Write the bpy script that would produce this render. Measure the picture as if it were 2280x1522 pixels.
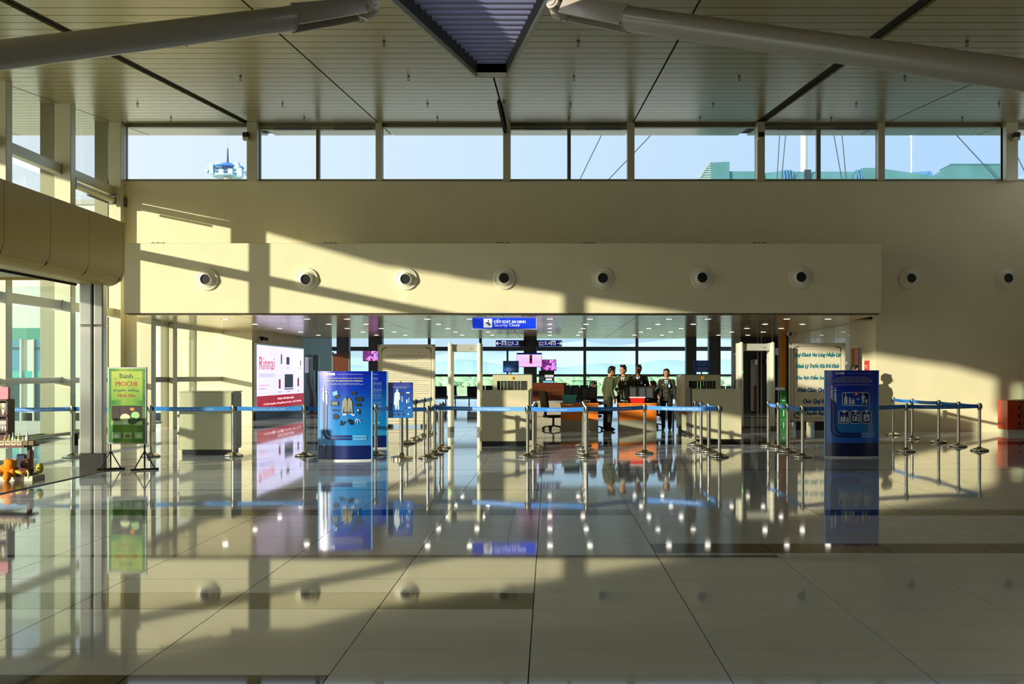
import bpy, bmesh, math, random
import numpy as np
from mathutils import Vector, Matrix, Euler

random.seed(7)
sc = bpy.context.scene
COL = sc.collection
for o in list(bpy.data.objects):
    bpy.data.objects.remove(o)

# ------------------------------------------------------------------ camera, sky, sun, exposure
FOC, PX, PY, EYE = 2400.0, 1222.0, 834.0, 1.48
cam_d = bpy.data.cameras.new('camera')
cam = bpy.data.objects.new('camera', cam_d); COL.objects.link(cam)
cam.location = (0, 0, EYE); cam.rotation_euler = (math.pi/2, 0, 0)
cam_d.sensor_width = 36.0; cam_d.lens = FOC/2280*36.0
cam_d.shift_x = (1140-PX)/2280; cam_d.shift_y = (PY-761)/2280
cam_d.clip_start = 0.05; cam_d.clip_end = 3000
sc.camera = cam

SUN_DIR = Vector((1.12, 1.0, -0.225)).normalized()
world = bpy.data.worlds.new('sky'); sc.world = world; world.use_nodes = True
wn = world.node_tree.nodes; wl = world.node_tree.links
for n in list(wn): wn.remove(n)
w_out = wn.new('ShaderNodeOutputWorld'); w_bg = wn.new('ShaderNodeBackground')
w_tc = wn.new('ShaderNodeTexCoord'); w_dot = wn.new('ShaderNodeVectorMath'); w_dot.operation = 'DOT_PRODUCT'
w_dot.inputs[1].default_value = (-SUN_DIR.x, -SUN_DIR.y, 0.0)
w_mr = wn.new('ShaderNodeMapRange'); w_mr.inputs[1].default_value = -0.95; w_mr.inputs[2].default_value = 1.0
w_cr = wn.new('ShaderNodeValToRGB')
for _p, _c in ((0.145, (0.325, 0.40, 0.49)), (0.35, (0.44, 0.465, 0.52)), (0.75, (0.86, 0.89, 0.93))):
    _e = w_cr.color_ramp.elements.new(_p); _e.color = _c+(1,)
w_cr.color_ramp.elements[0].color = (0.215, 0.33, 0.49, 1); w_cr.color_ramp.elements[-1].color = (0.97, 0.95, 0.92, 1)
wl.new(w_tc.outputs['Generated'], w_dot.inputs[0]); wl.new(w_dot.outputs['Value'], w_mr.inputs[0])
wl.new(w_mr.outputs[0], w_cr.inputs[0]); wl.new(w_cr.outputs[0], w_bg.inputs[0]); wl.new(w_bg.outputs[0], w_out.inputs[0])
w_bg.inputs[1].default_value = 1.3

sun_d = bpy.data.lights.new('sun', 'SUN'); sun_d.energy = 3.7; sun_d.color = (1.0, 0.88, 0.74); sun_d.angle = math.radians(0.6)
sun = bpy.data.objects.new('sun', sun_d); COL.objects.link(sun)
sun.rotation_euler = SUN_DIR.to_track_quat('-Z', 'Y').to_euler()
sun.location = (-40, -30, 20)

vs = sc.view_settings
vs.view_transform = 'Standard'; vs.look = 'None'; vs.gamma = 1.0; vs.exposure = 0.84; vs.use_curve_mapping = False
sc.cycles.max_bounces = 10; sc.cycles.diffuse_bounces = 5; sc.cycles.glossy_bounces = 5
sc.cycles.transparent_max_bounces = 24; sc.cycles.sample_clamp_indirect = 6.0

# ------------------------------------------------------------------ helpers
def W(px, py, Y): return Vector(((px-PX)*Y/FOC, Y, EYE-(py-PY)*Y/FOC))
def fx(px, Y): return (px-PX)*Y/FOC
def fz(py, Y): return EYE-(py-PY)*Y/FOC
def fy(py): return FOC*EYE/(py-PY)          # depth of a floor point seen at picture row py

def L(r, g, b):
    f = lambda c: (c/255/12.92) if c/255 <= 0.04045 else ((c/255+0.055)/1.055)**2.4
    return (f(r), f(g), f(b), 1.0)

M = {}
def mat(name, rgb, rough=0.5, metal=0.0, spec=0.5, emit=0.0, emit_rgb=None, noise=0.0, nscale=4.0, bump=0.0, bscale=60.0, coat=0.0, stretch=None):
    m = bpy.data.materials.new(name); m.use_nodes = True
    nt = m.node_tree; b = nt.nodes['Principled BSDF']
    c = L(*rgb)
    b.inputs['Base Color'].default_value = c
    b.inputs['Roughness'].default_value = rough; b.inputs['Metallic'].default_value = metal
    b.inputs['Specular IOR Level'].default_value = spec; b.inputs['Coat Weight'].default_value = coat
    if emit:
        b.inputs['Emission Color'].default_value = L(*(emit_rgb or rgb)); b.inputs['Emission Strength'].default_value = emit
    if noise or bump:
        tc = nt.nodes.new('ShaderNodeTexCoord'); mp = nt.nodes.new('ShaderNodeMapping')
        if stretch: mp.inputs['Scale'].default_value = stretch
        nt.links.new(tc.outputs['Object'], mp.inputs[0])
        if noise:
            n = nt.nodes.new('ShaderNodeTexNoise'); n.inputs['Scale'].default_value = nscale; n.inputs['Detail'].default_value = 5
            r = nt.nodes.new('ShaderNodeValToRGB')
            r.color_ramp.elements[0].position = 0.3; r.color_ramp.elements[1].position = 0.7
            r.color_ramp.elements[0].color = tuple(x*(1-noise) for x in c[:3])+(1,)
            r.color_ramp.elements[1].color = tuple(min(1, x*(1+noise)) for x in c[:3])+(1,)
            nt.links.new(mp.outputs[0], n.inputs['Vector']); nt.links.new(n.outputs['Fac'], r.inputs[0]); nt.links.new(r.outputs[0], b.inputs['Base Color'])
        if bump:
            n2 = nt.nodes.new('ShaderNodeTexNoise'); n2.inputs['Scale'].default_value = bscale; n2.inputs['Detail'].default_value = 3
            bp = nt.nodes.new('ShaderNodeBump'); bp.inputs['Strength'].default_value = bump; bp.inputs['Distance'].default_value = 0.01
            nt.links.new(mp.outputs[0], n2.inputs['Vector']); nt.links.new(n2.outputs['Fac'], bp.inputs['Height']); nt.links.new(bp.outputs[0], b.inputs['Normal'])
    M[name] = m
    return m

def ramp_mat(name, stops, axis='Z', lo=0.0, hi=1.0, rough=0.3, emit=0.0, wave=None, coat=0.0):
    """printed colour gradient along one object axis (flat print)"""
    m = bpy.data.materials.new(name); m.use_nodes = True
    nt = m.node_tree; b = nt.nodes['Principled BSDF']
    tc = nt.nodes.new('ShaderNodeTexCoord'); sp = nt.nodes.new('ShaderNodeSeparateXYZ'); mr = nt.nodes.new('ShaderNodeMapRange')
    cr = nt.nodes.new('ShaderNodeValToRGB')
    nt.links.new(tc.outputs['Object'], sp.inputs[0]); nt.links.new(sp.outputs[axis], mr.inputs[0])
    mr.inputs[1].default_value = lo; mr.inputs[2].default_value = hi
    if wave:
        n = nt.nodes.new('ShaderNodeTexNoise'); n.inputs['Scale'].default_value = wave[0]; n.inputs['Detail'].default_value = 3
        mx = nt.nodes.new('ShaderNodeMath'); mx.operation = 'MULTIPLY_ADD'; mx.inputs[1].default_value = wave[1]; 
        nt.links.new(tc.outputs['Object'], n.inputs['Vector']); nt.links.new(n.outputs['Fac'], mx.inputs[0]); nt.links.new(mr.outputs[0], mx.inputs[2])
        sb = nt.nodes.new('ShaderNodeMath'); sb.operation = 'SUBTRACT'; sb.inputs[1].default_value = wave[1]*0.5
        nt.links.new(mx.outputs[0], sb.inputs[0]); nt.links.new(sb.outputs[0], cr.inputs[0])
    else:
        nt.links.new(mr.outputs[0], cr.inputs[0])
    el = cr.color_ramp.elements
    while len(el) < len(stops): el.new(0.5)
    for e, (p, c) in zip(el, stops): e.position = p; e.color = L(*c)
    nt.links.new(cr.outputs[0], b.inputs['Base Color']); b.inputs['Roughness'].default_value = rough; b.inputs['Coat Weight'].default_value = coat
    if emit:
        nt.links.new(cr.outputs[0], b.inputs['Emission Color']); b.inputs['Emission Strength'].default_value = emit
    M[name] = m
    return m

def glass_mat(name, tint, ior=1.35, rough=0.0, gl=1.0):
    m = bpy.data.materials.new(name); m.use_nodes = True
    nt = m.node_tree
    for n in list(nt.nodes): nt.nodes.remove(n)
    out = nt.nodes.new('ShaderNodeOutputMaterial'); mx = nt.nodes.new('ShaderNodeMixShader'); tr = nt.nodes.new('ShaderNodeBsdfTransparent')
    g = nt.nodes.new('ShaderNodeBsdfGlossy'); lw = nt.nodes.new('ShaderNodeLayerWeight'); lw.inputs[0].default_value = 0.5
    pw_ = nt.nodes.new('ShaderNodeMath'); pw_.operation = 'POWER'; pw_.inputs[1].default_value = 5.0
    ma = nt.nodes.new('ShaderNodeMath'); ma.operation = 'MULTIPLY_ADD'; ma.inputs[1].default_value = 0.8*gl; ma.inputs[2].default_value = 0.03*gl
    tr.inputs[0].default_value = L(*tint); g.inputs['Roughness'].default_value = rough
    nt.links.new(lw.outputs['Facing'], pw_.inputs[0]); nt.links.new(pw_.outputs[0], ma.inputs[0]); nt.links.new(ma.outputs[0], mx.inputs[0])
    nt.links.new(tr.outputs[0], mx.inputs[1]); nt.links.new(g.outputs[0], mx.inputs[2]); nt.links.new(mx.outputs[0], out.inputs[0])
    M[name] = m
    return m

def quad_basis(d):
    d = Vector(d).normalized()
    a = Vector((0, 0, 1)) if abs(d.z) < 0.9 else Vector((1, 0, 0))
    u = d.cross(a).normalized(); v = d.cross(u).normalized()
    return u, v

class MB:
    """collects shapes that become ONE mesh"""
    def __init__(s): s.v = []; s.f = []
    def add(s, vs_, fs):
        o = len(s.v); s.v += [tuple(v) for v in vs_]; s.f += [tuple(i+o for i in f) for f in fs]; return s
    def box(s, x0, x1, y0, y1, z0, z1):
        v = [(x0,y0,z0),(x1,y0,z0),(x1,y1,z0),(x0,y1,z0),(x0,y0,z1),(x1,y0,z1),(x1,y1,z1),(x0,y1,z1)]
        return s.add(v, [(3,2,1,0),(4,5,6,7),(0,1,5,4),(1,2,6,5),(2,3,7,6),(3,0,4,7)])
    def hexa(s, b, t):
        """bottom quad b, top quad t (counter-clockwise from above)"""
        return s.add(list(b)+list(t), [(3,2,1,0),(4,5,6,7),(0,1,5,4),(1,2,6,5),(2,3,7,6),(3,0,4,7)])
    def obox(s, c, size, rot=(0,0,0)):
        m = Euler(rot).to_matrix(); c = Vector(c); x, y, z = [k/2 for k in size]
        v = [c+m@Vector(p) for p in ((-x,-y,-z),(x,-y,-z),(x,y,-z),(-x,y,-z),(-x,-y,z),(x,-y,z),(x,y,z),(-x,y,z))]
        return s.add(v, [(3,2,1,0),(4,5,6,7),(0,1,5,4),(1,2,6,5),(2,3,7,6),(3,0,4,7)])
    def cyl(s, p, q, r0, r1=None, n=12):
        r1 = r0 if r1 is None else r1
        p, q = Vector(p), Vector(q); u, v = quad_basis(q-p)
        vs_ = []
        for c, r in ((p, r0), (q, r1)):
            for i in range(n):
                a = 2*math.pi*i/n; vs_.append(c+u*(r*math.cos(a))+v*(r*math.sin(a)))
        fs = [(i, (i+1) % n, n+(i+1) % n, n+i) for i in range(n)]
        fs += [tuple(range(n-1, -1, -1)), tuple(range(n, 2*n))]
        return s.add(vs_, fs)
    def tube(s, pts, r, n=8):
        pts = [Vector(p) for p in pts]; vs_ = []; k = len(pts)
        rr = r if isinstance(r, (list, tuple)) else [r]*k
        u = None
        for j, p in enumerate(pts):
            d = (pts[min(j+1, k-1)]-pts[max(j-1, 0)]).normalized()
            if u is None: u, v = quad_basis(d)
            else:
                u = (u-d*u.dot(d)).normalized(); v = d.cross(u)
            for i in range(n):
                a = 2*math.pi*i/n; vs_.append(p+u*(rr[j]*math.cos(a))+v*(rr[j]*math.sin(a)))
        fs = [(j*n+i, j*n+(i+1) % n, (j+1)*n+(i+1) % n, (j+1)*n+i) for j in range(k-1) for i in range(n)]
        fs += [tuple(range(n-1, -1, -1)), tuple(range((k-1)*n, k*n))]
        return s.add(vs_, fs)
    def lathe(s, prof, n=20, c=(0,0,0), axis=(0,0,1)):
        """prof: (radius, height along axis)"""
        ax = Vector(axis).normalized(); u, v = quad_basis(ax); c = Vector(c); vs_ = []
        for r, h in prof:
            for i in range(n):
                a = 2*math.pi*i/n; vs_.append(c+ax*h+u*(r*math.cos(a))+v*(r*math.sin(a)))
        k = len(prof)
        fs = [(j*n+i, j*n+(i+1) % n, (j+1)*n+(i+1) % n, (j+1)*n+i) for j in range(k-1) for i in range(n)]
        fs += [tuple(range(n-1, -1, -1)), tuple(range((k-1)*n, k*n))]
        return s.add(vs_, fs)
    def prism(s, poly, a, b, axis='Y'):
        """2-D polygon extruded from a to b; poly in (x,z) for Y, (y,z) for X, (x,y) for Z"""
        f = {'Y': lambda p, h: (p[0], h, p[1]), 'X': lambda p, h: (h, p[0], p[1]), 'Z': lambda p, h: (p[0], p[1], h)}[axis]
        n = len(poly)
        vs_ = [f(p, a) for p in poly]+[f(p, b) for p in poly]
        fs = [(i, (i+1) % n, n+(i+1) % n, n+i) for i in range(n)]+[tuple(range(n-1, -1, -1)), tuple(range(n, 2*n))]
        return s.add(vs_, fs)
    def ell(s, c, r, n=14, m=9, rot=(0,0,0)):
        R = Euler(rot).to_matrix(); c = Vector(c); vs_ = []
        for j in range(1, m):
            t = math.pi*j/m
            for i in range(n):
                a = 2*math.pi*i/n
                vs_.append(c+R@Vector((r[0]*math.sin(t)*math.cos(a), r[1]*math.sin(t)*math.sin(a), r[2]*math.cos(t))))
        top = len(vs_); vs_.append(c+R@Vector((0,0,r[2]))); bot = len(vs_); vs_.append(c-R@Vector((0,0,r[2])))
        fs = [(j*n+i, (j+1)*n+i, (j+1)*n+(i+1) % n, j*n+(i+1) % n) for j in range(m-2) for i in range(n)]
        fs += [(top, i, (i+1) % n) for i in range(n)]+[(bot, (m-2)*n+(i+1) % n, (m-2)*n+i) for i in range(n)]
        return s.add(vs_, fs)
    def mesh(s, name, smooth=None, bevel=0.0, seg=1):
        me = bpy.data.meshes.new(name)
        bm = bmesh.new()
        bv = [bm.verts.new(v) for v in s.v]
        for f in s.f:
            try: bm.faces.new([bv[i] for i in f])
            except ValueError: pass
        if bevel: bmesh.ops.bevel(bm, geom=list(bm.edges), offset=bevel, segments=seg, affect='EDGES', profile=0.5)
        bmesh.ops.recalc_face_normals(bm, faces=bm.faces)
        bm.to_mesh(me); bm.free()
        if smooth is not None:
            for p in me.polygons: p.use_smooth = True
            me.set_sharp_from_angle(angle=math.radians(smooth))
        return me
    def build(s, name, m, parent=None, smooth=None, bevel=0.0, seg=1, loc=None):
        return mobj(name, s.mesh(name, smooth, bevel, seg), m, parent, loc)

def mobj(name, me, m, parent=None, loc=None):
    o = bpy.data.objects.new(name, me); COL.objects.link(o)
    if m is not None and not me.materials: me.materials.append(M[m] if isinstance(m, str) else m)
    if parent: o.parent = parent
    if loc: o.location = loc
    return o

def tag(o, label=None, cat=None, group=None, kind=None):
    if label: o['label'] = label
    if cat: o['category'] = cat
    if group: o['group'] = group
    if kind: o['kind'] = kind
    return o

def thing(name, label, cat, loc=(0,0,0), rz=0.0, group=None):
    o = bpy.data.objects.new(name, None); COL.objects.link(o)
    o.location = loc; o.rotation_euler = (0, 0, rz); o.empty_display_size = 0.1
    return tag(o, label, cat, group)

def struct(o): o['kind'] = 'structure'; return o

def copy_tree(o, parent=None):
    c = o.copy(); COL.objects.link(c); c.parent = parent
    for ch in list(o.children): copy_tree(ch, c)
    return c

_txt = {}
def text_mesh(s, bold=0.0, shear=0.0, space=1.0):
    key = (s, bold, shear, space)
    if key in _txt: return _txt[key]
    cu = bpy.data.curves.new('t', 'FONT'); cu.body = s; cu.resolution_u = 2;  cu.shear = shear; cu.space_character = space
    o = bpy.data.objects.new('t', cu); COL.objects.link(o)
    dg = bpy.context.evaluated_depsgraph_get(); dg.update()
    me = bpy.data.meshes.new_from_object(o.evaluated_get(dg))
    v = np.array([tuple(x.co)[:2] for x in me.vertices]) if len(me.vertices) else np.zeros((1, 2))
    f = [tuple(p.vertices) for p in me.polygons]
    bpy.data.objects.remove(o); bpy.data.curves.remove(cu); bpy.data.meshes.remove(me)
    v = v-v.min(0); _txt[key] = (v, f)
    return _txt[key]

def text(name, s, m, parent, org, xd, up, w=None, h=None, al='c', bold=0.0, shear=0.0, warp=None, space=1.0, lift=0.0):
    """flat lettering: org = centre (or left) of the line; fitted into w x h"""
    v, f = text_mesh(s, bold, shear, space)
    sw, sh = v.max(0)
    if w is None: kx = ky = h/sh
    elif h is None: kx = ky = w/sw
    else: kx, ky = w/sw, h/sh
    xd, up, org = Vector(xd), Vector(up), Vector(org)
    ox = {'c': -sw*kx/2, 'l': 0, 'r': -sw*kx}[al]
    nrm = xd.cross(up).normalized()*lift
    pts = [org+xd*(x*kx+ox)+up*(y*ky-sh*ky/2)+nrm for x, y in v]
    if bold:                                          # heavier strokes: the line set three times, a hair apart
        n0 = len(pts); bx_, by_ = xd*(bold*1.6*sh*ky), up*(bold*1.2*sh*ky); fr_ = nrm.normalized()*0.0 if lift else Vector((0, 0, 0))
        pts = pts+[p+bx_ for p in pts]+[p+bx_*0.5+by_ for p in pts]
        f = list(f)+[tuple(i+n0 for i in q) for q in f]+[tuple(i+2*n0 for i in q) for q in f]
    if warp: pts = [warp(p) for p in pts]
    if bold:
        nn = xd.cross(up).normalized()
        pts = [p+nn*(0.0004*(i//n0)) for i, p in enumerate(pts)]
    me = bpy.data.meshes.new(name); me.from_pydata([tuple(p) for p in pts], [], f)
    return mobj(name, me, m, parent)

def rrect(x0, x1, y0, y1, r, n=4):
    p = []
    for cx, cy, a0 in ((x1-r, y1-r, 0), (x0+r, y1-r, 90), (x0+r, y0+r, 180), (x1-r, y0+r, 270)):
        for i in range(n+1):
            a = math.radians(a0+90*i/n); p.append((cx+r*math.cos(a), cy+r*math.sin(a)))
    return p

class Print:
    """flat print on a (possibly bowed) face in the plane y = y0 of its thing; u to the right, v up, both in metres from the lower left corner"""
    def __init__(s, parent, x0, z0, w, h, y0, bow=0.0):
        s.p, s.x0, s.z0, s.w, s.h, s.y0, s.bow, s.k = parent, x0, z0, w, h, y0, bow, 0
    def pos(s, u, v, lift):
        t = 2*u/s.w-1
        return Vector((s.x0+u, s.y0-s.bow*(1-t*t)-lift, s.z0+v))
    def poly(s, name, m, polys, layer=1):
        vs_, fs = [], []
        for pl in polys:
            o = len(vs_)
            vs_ += [s.pos(u, v, (0.004 if s.bow else 0.002)*layer+(0.004 if s.bow else 0)) for u, v in pl]; fs.append(tuple(range(o, o+len(pl))))
        me = bpy.data.meshes.new(name); me.from_pydata([tuple(v) for v in vs_], [], fs)
        return mobj(name, me, m, s.p)
    def strip(s, name, m, pts, wd, layer=1):
        pls = []
        if s.bow:
            q = [pts[0]]
            for (a, b), (c, d) in zip(pts[:-1], pts[1:]):
                k = max(1, int(abs(c-a)/(s.w/16))+1); q += [(a+(c-a)*i/k, b+(d-b)*i/k) for i in range(1, k+1)]
            pts = q
        for (a, b), (c, d) in zip(pts[:-1], pts[1:]):
            dx, dy = c-a, d-b; l = math.hypot(dx, dy) or 1; nx, ny = -dy/l*wd/2, dx/l*wd/2
            pls.append([(a+nx, b+ny), (c+nx, d+ny), (c-nx, d-ny), (a-nx, b-ny)])
        return s.poly(name, m, pls, layer)
    def rect(s, name, m, u0, u1, v0, v1, layer=1, n=1):
        pls = [[(u0+(u1-u0)*i/n, v0), (u0+(u1-u0)*(i+1)/n, v0), (u0+(u1-u0)*(i+1)/n, v1), (u0+(u1-u0)*i/n, v1)] for i in range(n)]
        return s.poly(name, m, pls, layer)
    def disc(s, name, m, u, v, r, layer=1, n=16, ry=None):
        return s.poly(name, m, [[(u+r*math.cos(2*math.pi*i/n), v+(ry or r)*math.sin(2*math.pi*i/n)) for i in range(n)]], layer)
    def text(s, name, t, m, u, v, w=None, h=None, al='c', layer=2, **k):
        def wp(p): return s.pos(p.x, p.z, (0.004 if s.bow else 0.002)*layer+(0.004 if s.bow else 0))
        return text(name, t, m, s.p, (u, 0, v), (1, 0, 0), (0, 0, 1), w, h, al, warp=wp, **k)

# ------------------------------------------------------------------ materials
mat('wall', (232, 220, 180), 0.6, noise=0.03, nscale=1.5, bump=0.15, bscale=150)
mat('wall_dark', (34, 31, 24), 0.4)
mat('wall_grey', (150, 150, 140), 0.5)
mat('partition', (30, 24, 18), 0.35)
mat('ceil', (154, 145, 96), 0.28, metal=0.3, noise=0.02, nscale=0.6)
mat('ceil_low', (206, 184, 138), 0.17, metal=0.35, noise=0.03, nscale=0.8)
mat('joint', (26, 24, 18), 0.8)
mat('ceil_plain', (200, 194, 160), 0.5)
mat('steel_paint', (206, 200, 168), 0.35, metal=0.2)
mat('frame_grey', (140, 136, 108), 0.35, metal=0.3)
mat('strut_paint', (164, 158, 146), 0.3, metal=0.1, coat=0.2)
mat('alu', (178, 178, 170), 0.25, metal=0.9)
mat('clad', (196, 196, 186), 0.22, metal=0.75, noise=0.03, nscale=0.8)
mat('chrome', (215, 208, 190), 0.12, metal=1.0)
mat('brass', (228, 214, 170), 0.12, metal=1.0)
mat('black', (16, 16, 16), 0.45)
mat('black_gloss', (12, 12, 14), 0.15)
mat('rubber', (24, 24, 24), 0.8)
mat('tile', (216, 221, 228), 0.04, spec=0.7, noise=0.05, nscale=2.5)
mat('tile_dark', (48, 47, 42), 0.045, spec=0.7, noise=0.10, nscale=3.0)
mat('grout', (90, 84, 70), 0.7)
mat('shop_floor', (98, 84, 64), 0.18, noise=0.18, nscale=3.0, stretch=(1, 8, 1))
mat('mustard', (208, 176, 78), 0.35, metal=0.0)
mat('cream_panel', (226, 222, 198), 0.45)
mat('grey_panel', (176, 174, 160), 0.5)
mat('machine', (204, 196, 160), 0.45)
mat('machine_dark', (96, 96, 86), 0.5)
mat('curtain', (52, 46, 30), 0.7)
mat('belt', (44, 134, 222), 0.6)
mat('white_print', (238, 240, 240), 0.5)
mat('pale_print', (212, 226, 238), 0.5)
mat('yellow_print', (240, 232, 150), 0.5)
mat('navy_print', (8, 24, 110), 0.4)
mat('sky_print', (120, 190, 240), 0.4)
mat('teal_print', (6, 128, 124), 0.5)
mat('blue_print', (24, 96, 150), 0.5)
mat('red_print', (170, 14, 24), 0.5)
mat('green_print', (8, 66, 26), 0.5)
mat('crimson', (168, 12, 40), 0.4, emit=0.5)
mat('grey_print', (120, 128, 132), 0.5)
mat('ink', (40, 50, 60), 0.6)
mat('sign_blue', (6, 52, 214), 0.35, emit=0.35)
mat('sign_blue_dull', (10, 74, 158), 0.4)
mat('sign_white', (240, 242, 240), 0.4, emit=0.35)
mat('navy_sign', (10, 16, 120), 0.4, emit=0.25)
mat('board', (216, 206, 178), 0.5, noise=0.02, nscale=2)
mat('board_edge', (192, 184, 158), 0.4)
mat('orange_wood', (236, 128, 34), 0.4, noise=0.10, nscale=3.0, stretch=(1, 1, 8))
mat('desk_grey', (160, 152, 132), 0.4)
mat('brown_wood', (96, 44, 20), 0.35, noise=0.15, nscale=3.0, stretch=(1, 1, 8))
mat('red_wood', (204, 66, 20), 0.35, noise=0.2, nscale=3.0, stretch=(6, 6, 1))
mat('dark_wood', (84, 40, 24), 0.4, noise=0.2, nscale=3.0, stretch=(1, 1, 6))
mat('orange_door', (230, 112, 30), 0.4)
mat('tan_door', (134, 104, 62), 0.4)
mat('teal_plastic', (88, 190, 178), 0.4)
mat('red_plastic', (224, 36, 30), 0.4)
mat('plastic_grey', (70, 74, 74), 0.5)
mat('screen_back', (36, 42, 42), 0.4)
mat('seat_black', (34, 38, 44), 0.35)
mat('pillar', (62, 68, 68), 0.4, metal=0.3)
mat('duct', (70, 122, 128), 0.5, noise=0.15, nscale=1.5)
mat('duct_blue', (70, 126, 170), 0.5)
mat('outside_white', (188, 194, 184), 0.7)
mat('concrete', (200, 196, 184), 0.8, noise=0.06, nscale=0.2)
mat('teal_panel', (16, 124, 102), 0.35)
mat('bright_teal', (12, 156, 146), 0.35)
mat('window_blue', (58, 128, 156), 0.1)
mat('window_dark', (8, 62, 74), 0.1)
mat('roof_blue', (40, 116, 214), 0.5)
mat('lamp_housing', (150, 190, 206), 0.4)
mat('wire', (34, 52, 66), 0.6)
mat('lamp', (255, 250, 235), 0.5, emit=9.0)
mat('lamp_rim', (190, 184, 160), 0.3, metal=0.4)
mat('brass_dark', (70, 58, 36), 0.5, metal=0.6)
mat('gold', (210, 170, 70), 0.35, metal=0.5)
mat('amber', (244, 176, 20), 0.4, emit=0.3)
mat('led_green', (40, 240, 90), 0.5, emit=2.0)
mat('uniform', (64, 68, 34), 0.85, noise=0.08, nscale=8)
mat('uniform_dark', (36, 36, 24), 0.85)
mat('trousers', (28, 28, 20), 0.85)
mat('skin', (196, 138, 96), 0.55)
mat('skin_dark', (146, 92, 62), 0.55)
mat('hair', (14, 12, 11), 0.45)
mat('shirt', (232, 236, 236), 0.7)
mat('shoe', (12, 11, 10), 0.3)
mat('badge', (176, 216, 236), 0.4)
mat('lip', (150, 74, 58), 0.6)
mat('plush', (236, 140, 16), 0.95, noise=0.1, nscale=12, bump=0.6, bscale=60)
mat('plush_yellow', (214, 196, 60), 0.9)
mat('cloth_floral', (120, 84, 66), 0.9, noise=0.6, nscale=26)
mat('cloth_check', (132, 62, 54), 0.9, noise=0.7, nscale=40)
mat('cloth_pale', (206, 204, 220), 0.9)
mat('carton_pink', (232, 142, 160), 0.6, noise=0.12, nscale=18)
mat('carton_beige', (206, 192, 158), 0.6)
mat('carton_brown', (120, 104, 72), 0.6)
mat('tube_white', (230, 226, 210), 0.4)
mat('tube_lime', (200, 204, 120), 0.4)
mat('bottle_amber', (182, 164, 84), 0.2)
mat('bottle_green', (40, 128, 66), 0.3)
mat('leaf_sign', (90, 150, 24), 0.4)
mat('hill_far_hazed', (196, 216, 230), 0.95, noise=0.05, nscale=0.01)  # distance haze mixed into the hill colour as pale blue
mat('hill_mid_hazed', (178, 208, 212), 0.95, noise=0.08, nscale=0.02)  # nearer ridge, also paled in its colour for haze
mat('tree', (164, 200, 152), 0.95, noise=0.2, nscale=0.15)  # foliage green lightened to include the haze in front of it
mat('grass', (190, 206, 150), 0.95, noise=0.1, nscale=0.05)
mat('orange_panel', (224, 140, 44), 0.35, metal=0.3)
mat('green_panel', (14, 104, 40), 0.4)
mat('white_metal', (226, 228, 226), 0.35)
mat('tan_jacket', (120, 96, 48), 0.9)
glass_mat('glass', (246, 250, 250), 1.25)
glass_mat('glass_teal', (236, 246, 246), 1.3)
glass_mat('glass_green', (243, 249, 246), 1.22)
ramp_mat('poster_blue', [(0.0, (8, 30, 96)), (0.168, (8, 30, 98)), (0.172, (58, 150, 216)), (0.32, (20, 140, 214)), (0.55, (26, 118, 206)), (0.78, (12, 60, 190)), (1.0, (8, 34, 170))], 'Z', 0, 1.555, 0.28, coat=0.3)
ramp_mat('poster_blue_deep', [(0.0, (6, 18, 74)), (0.168, (8, 22, 86)), (0.172, (34, 100, 216)), (0.38, (16, 124, 206)), (0.6, (14, 90, 216)), (0.8, (8, 42, 190)), (1.0, (8, 34, 178))], 'Z', 0, 1.555, 0.28, coat=0.3)
ramp_mat('poster_small', [(0.0, (20, 108, 190)), (0.4, (16, 80, 170)), (1.0, (10, 34, 130))], 'Z', 0.85, 1.34, 0.35)
ramp_mat('mochi_green', [(0.0, (8, 74, 24)), (0.3, (46, 124, 18)), (0.5, (122, 156, 24)), (0.7, (76, 136, 18)), (1.0, (10, 78, 24))], 'X', -0.45, 0.45, 0.3, wave=(5.0, 0.9))
ramp_mat('mochi_pale', [(0.0, (84, 146, 28)), (0.5, (146, 172, 36)), (1.0, (176, 188, 70))], 'Z', 1.0, 1.62, 0.3, wave=(4.0, 0.7))
ramp_mat('mochi_photo', [(0.0, (150, 200, 120)), (0.45, (190, 220, 160)), (0.55, (60, 36, 20)), (1.0, (40, 22, 14))], 'Z', 0.58, 0.96, 0.3, wave=(7.0, 0.35))
ramp_mat('ad_lavender', [(0.0, (206, 200, 236)), (0.12, (176, 176, 250)), (0.5, (186, 186, 255)), (1.0, (198, 196, 255))], 'Y', 34.7, 41.5, 0.3, emit=0.75)
ramp_mat('screen_video', [(0.0, (20, 10, 40)), (0.35, (120, 40, 120)), (0.5, (20, 24, 60)), (0.65, (220, 120, 200)), (1.0, (60, 110, 230))], 'X', -0.6, 0.6, 0.2, emit=0.9, wave=(6.0, 2.2))
ramp_mat('screen_table', [(0.0, (206, 150, 226)), (0.8, (218, 190, 224)), (1.0, (222, 206, 226))], 'Z', -0.3, 0.3, 0.2, emit=0.8)
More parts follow.
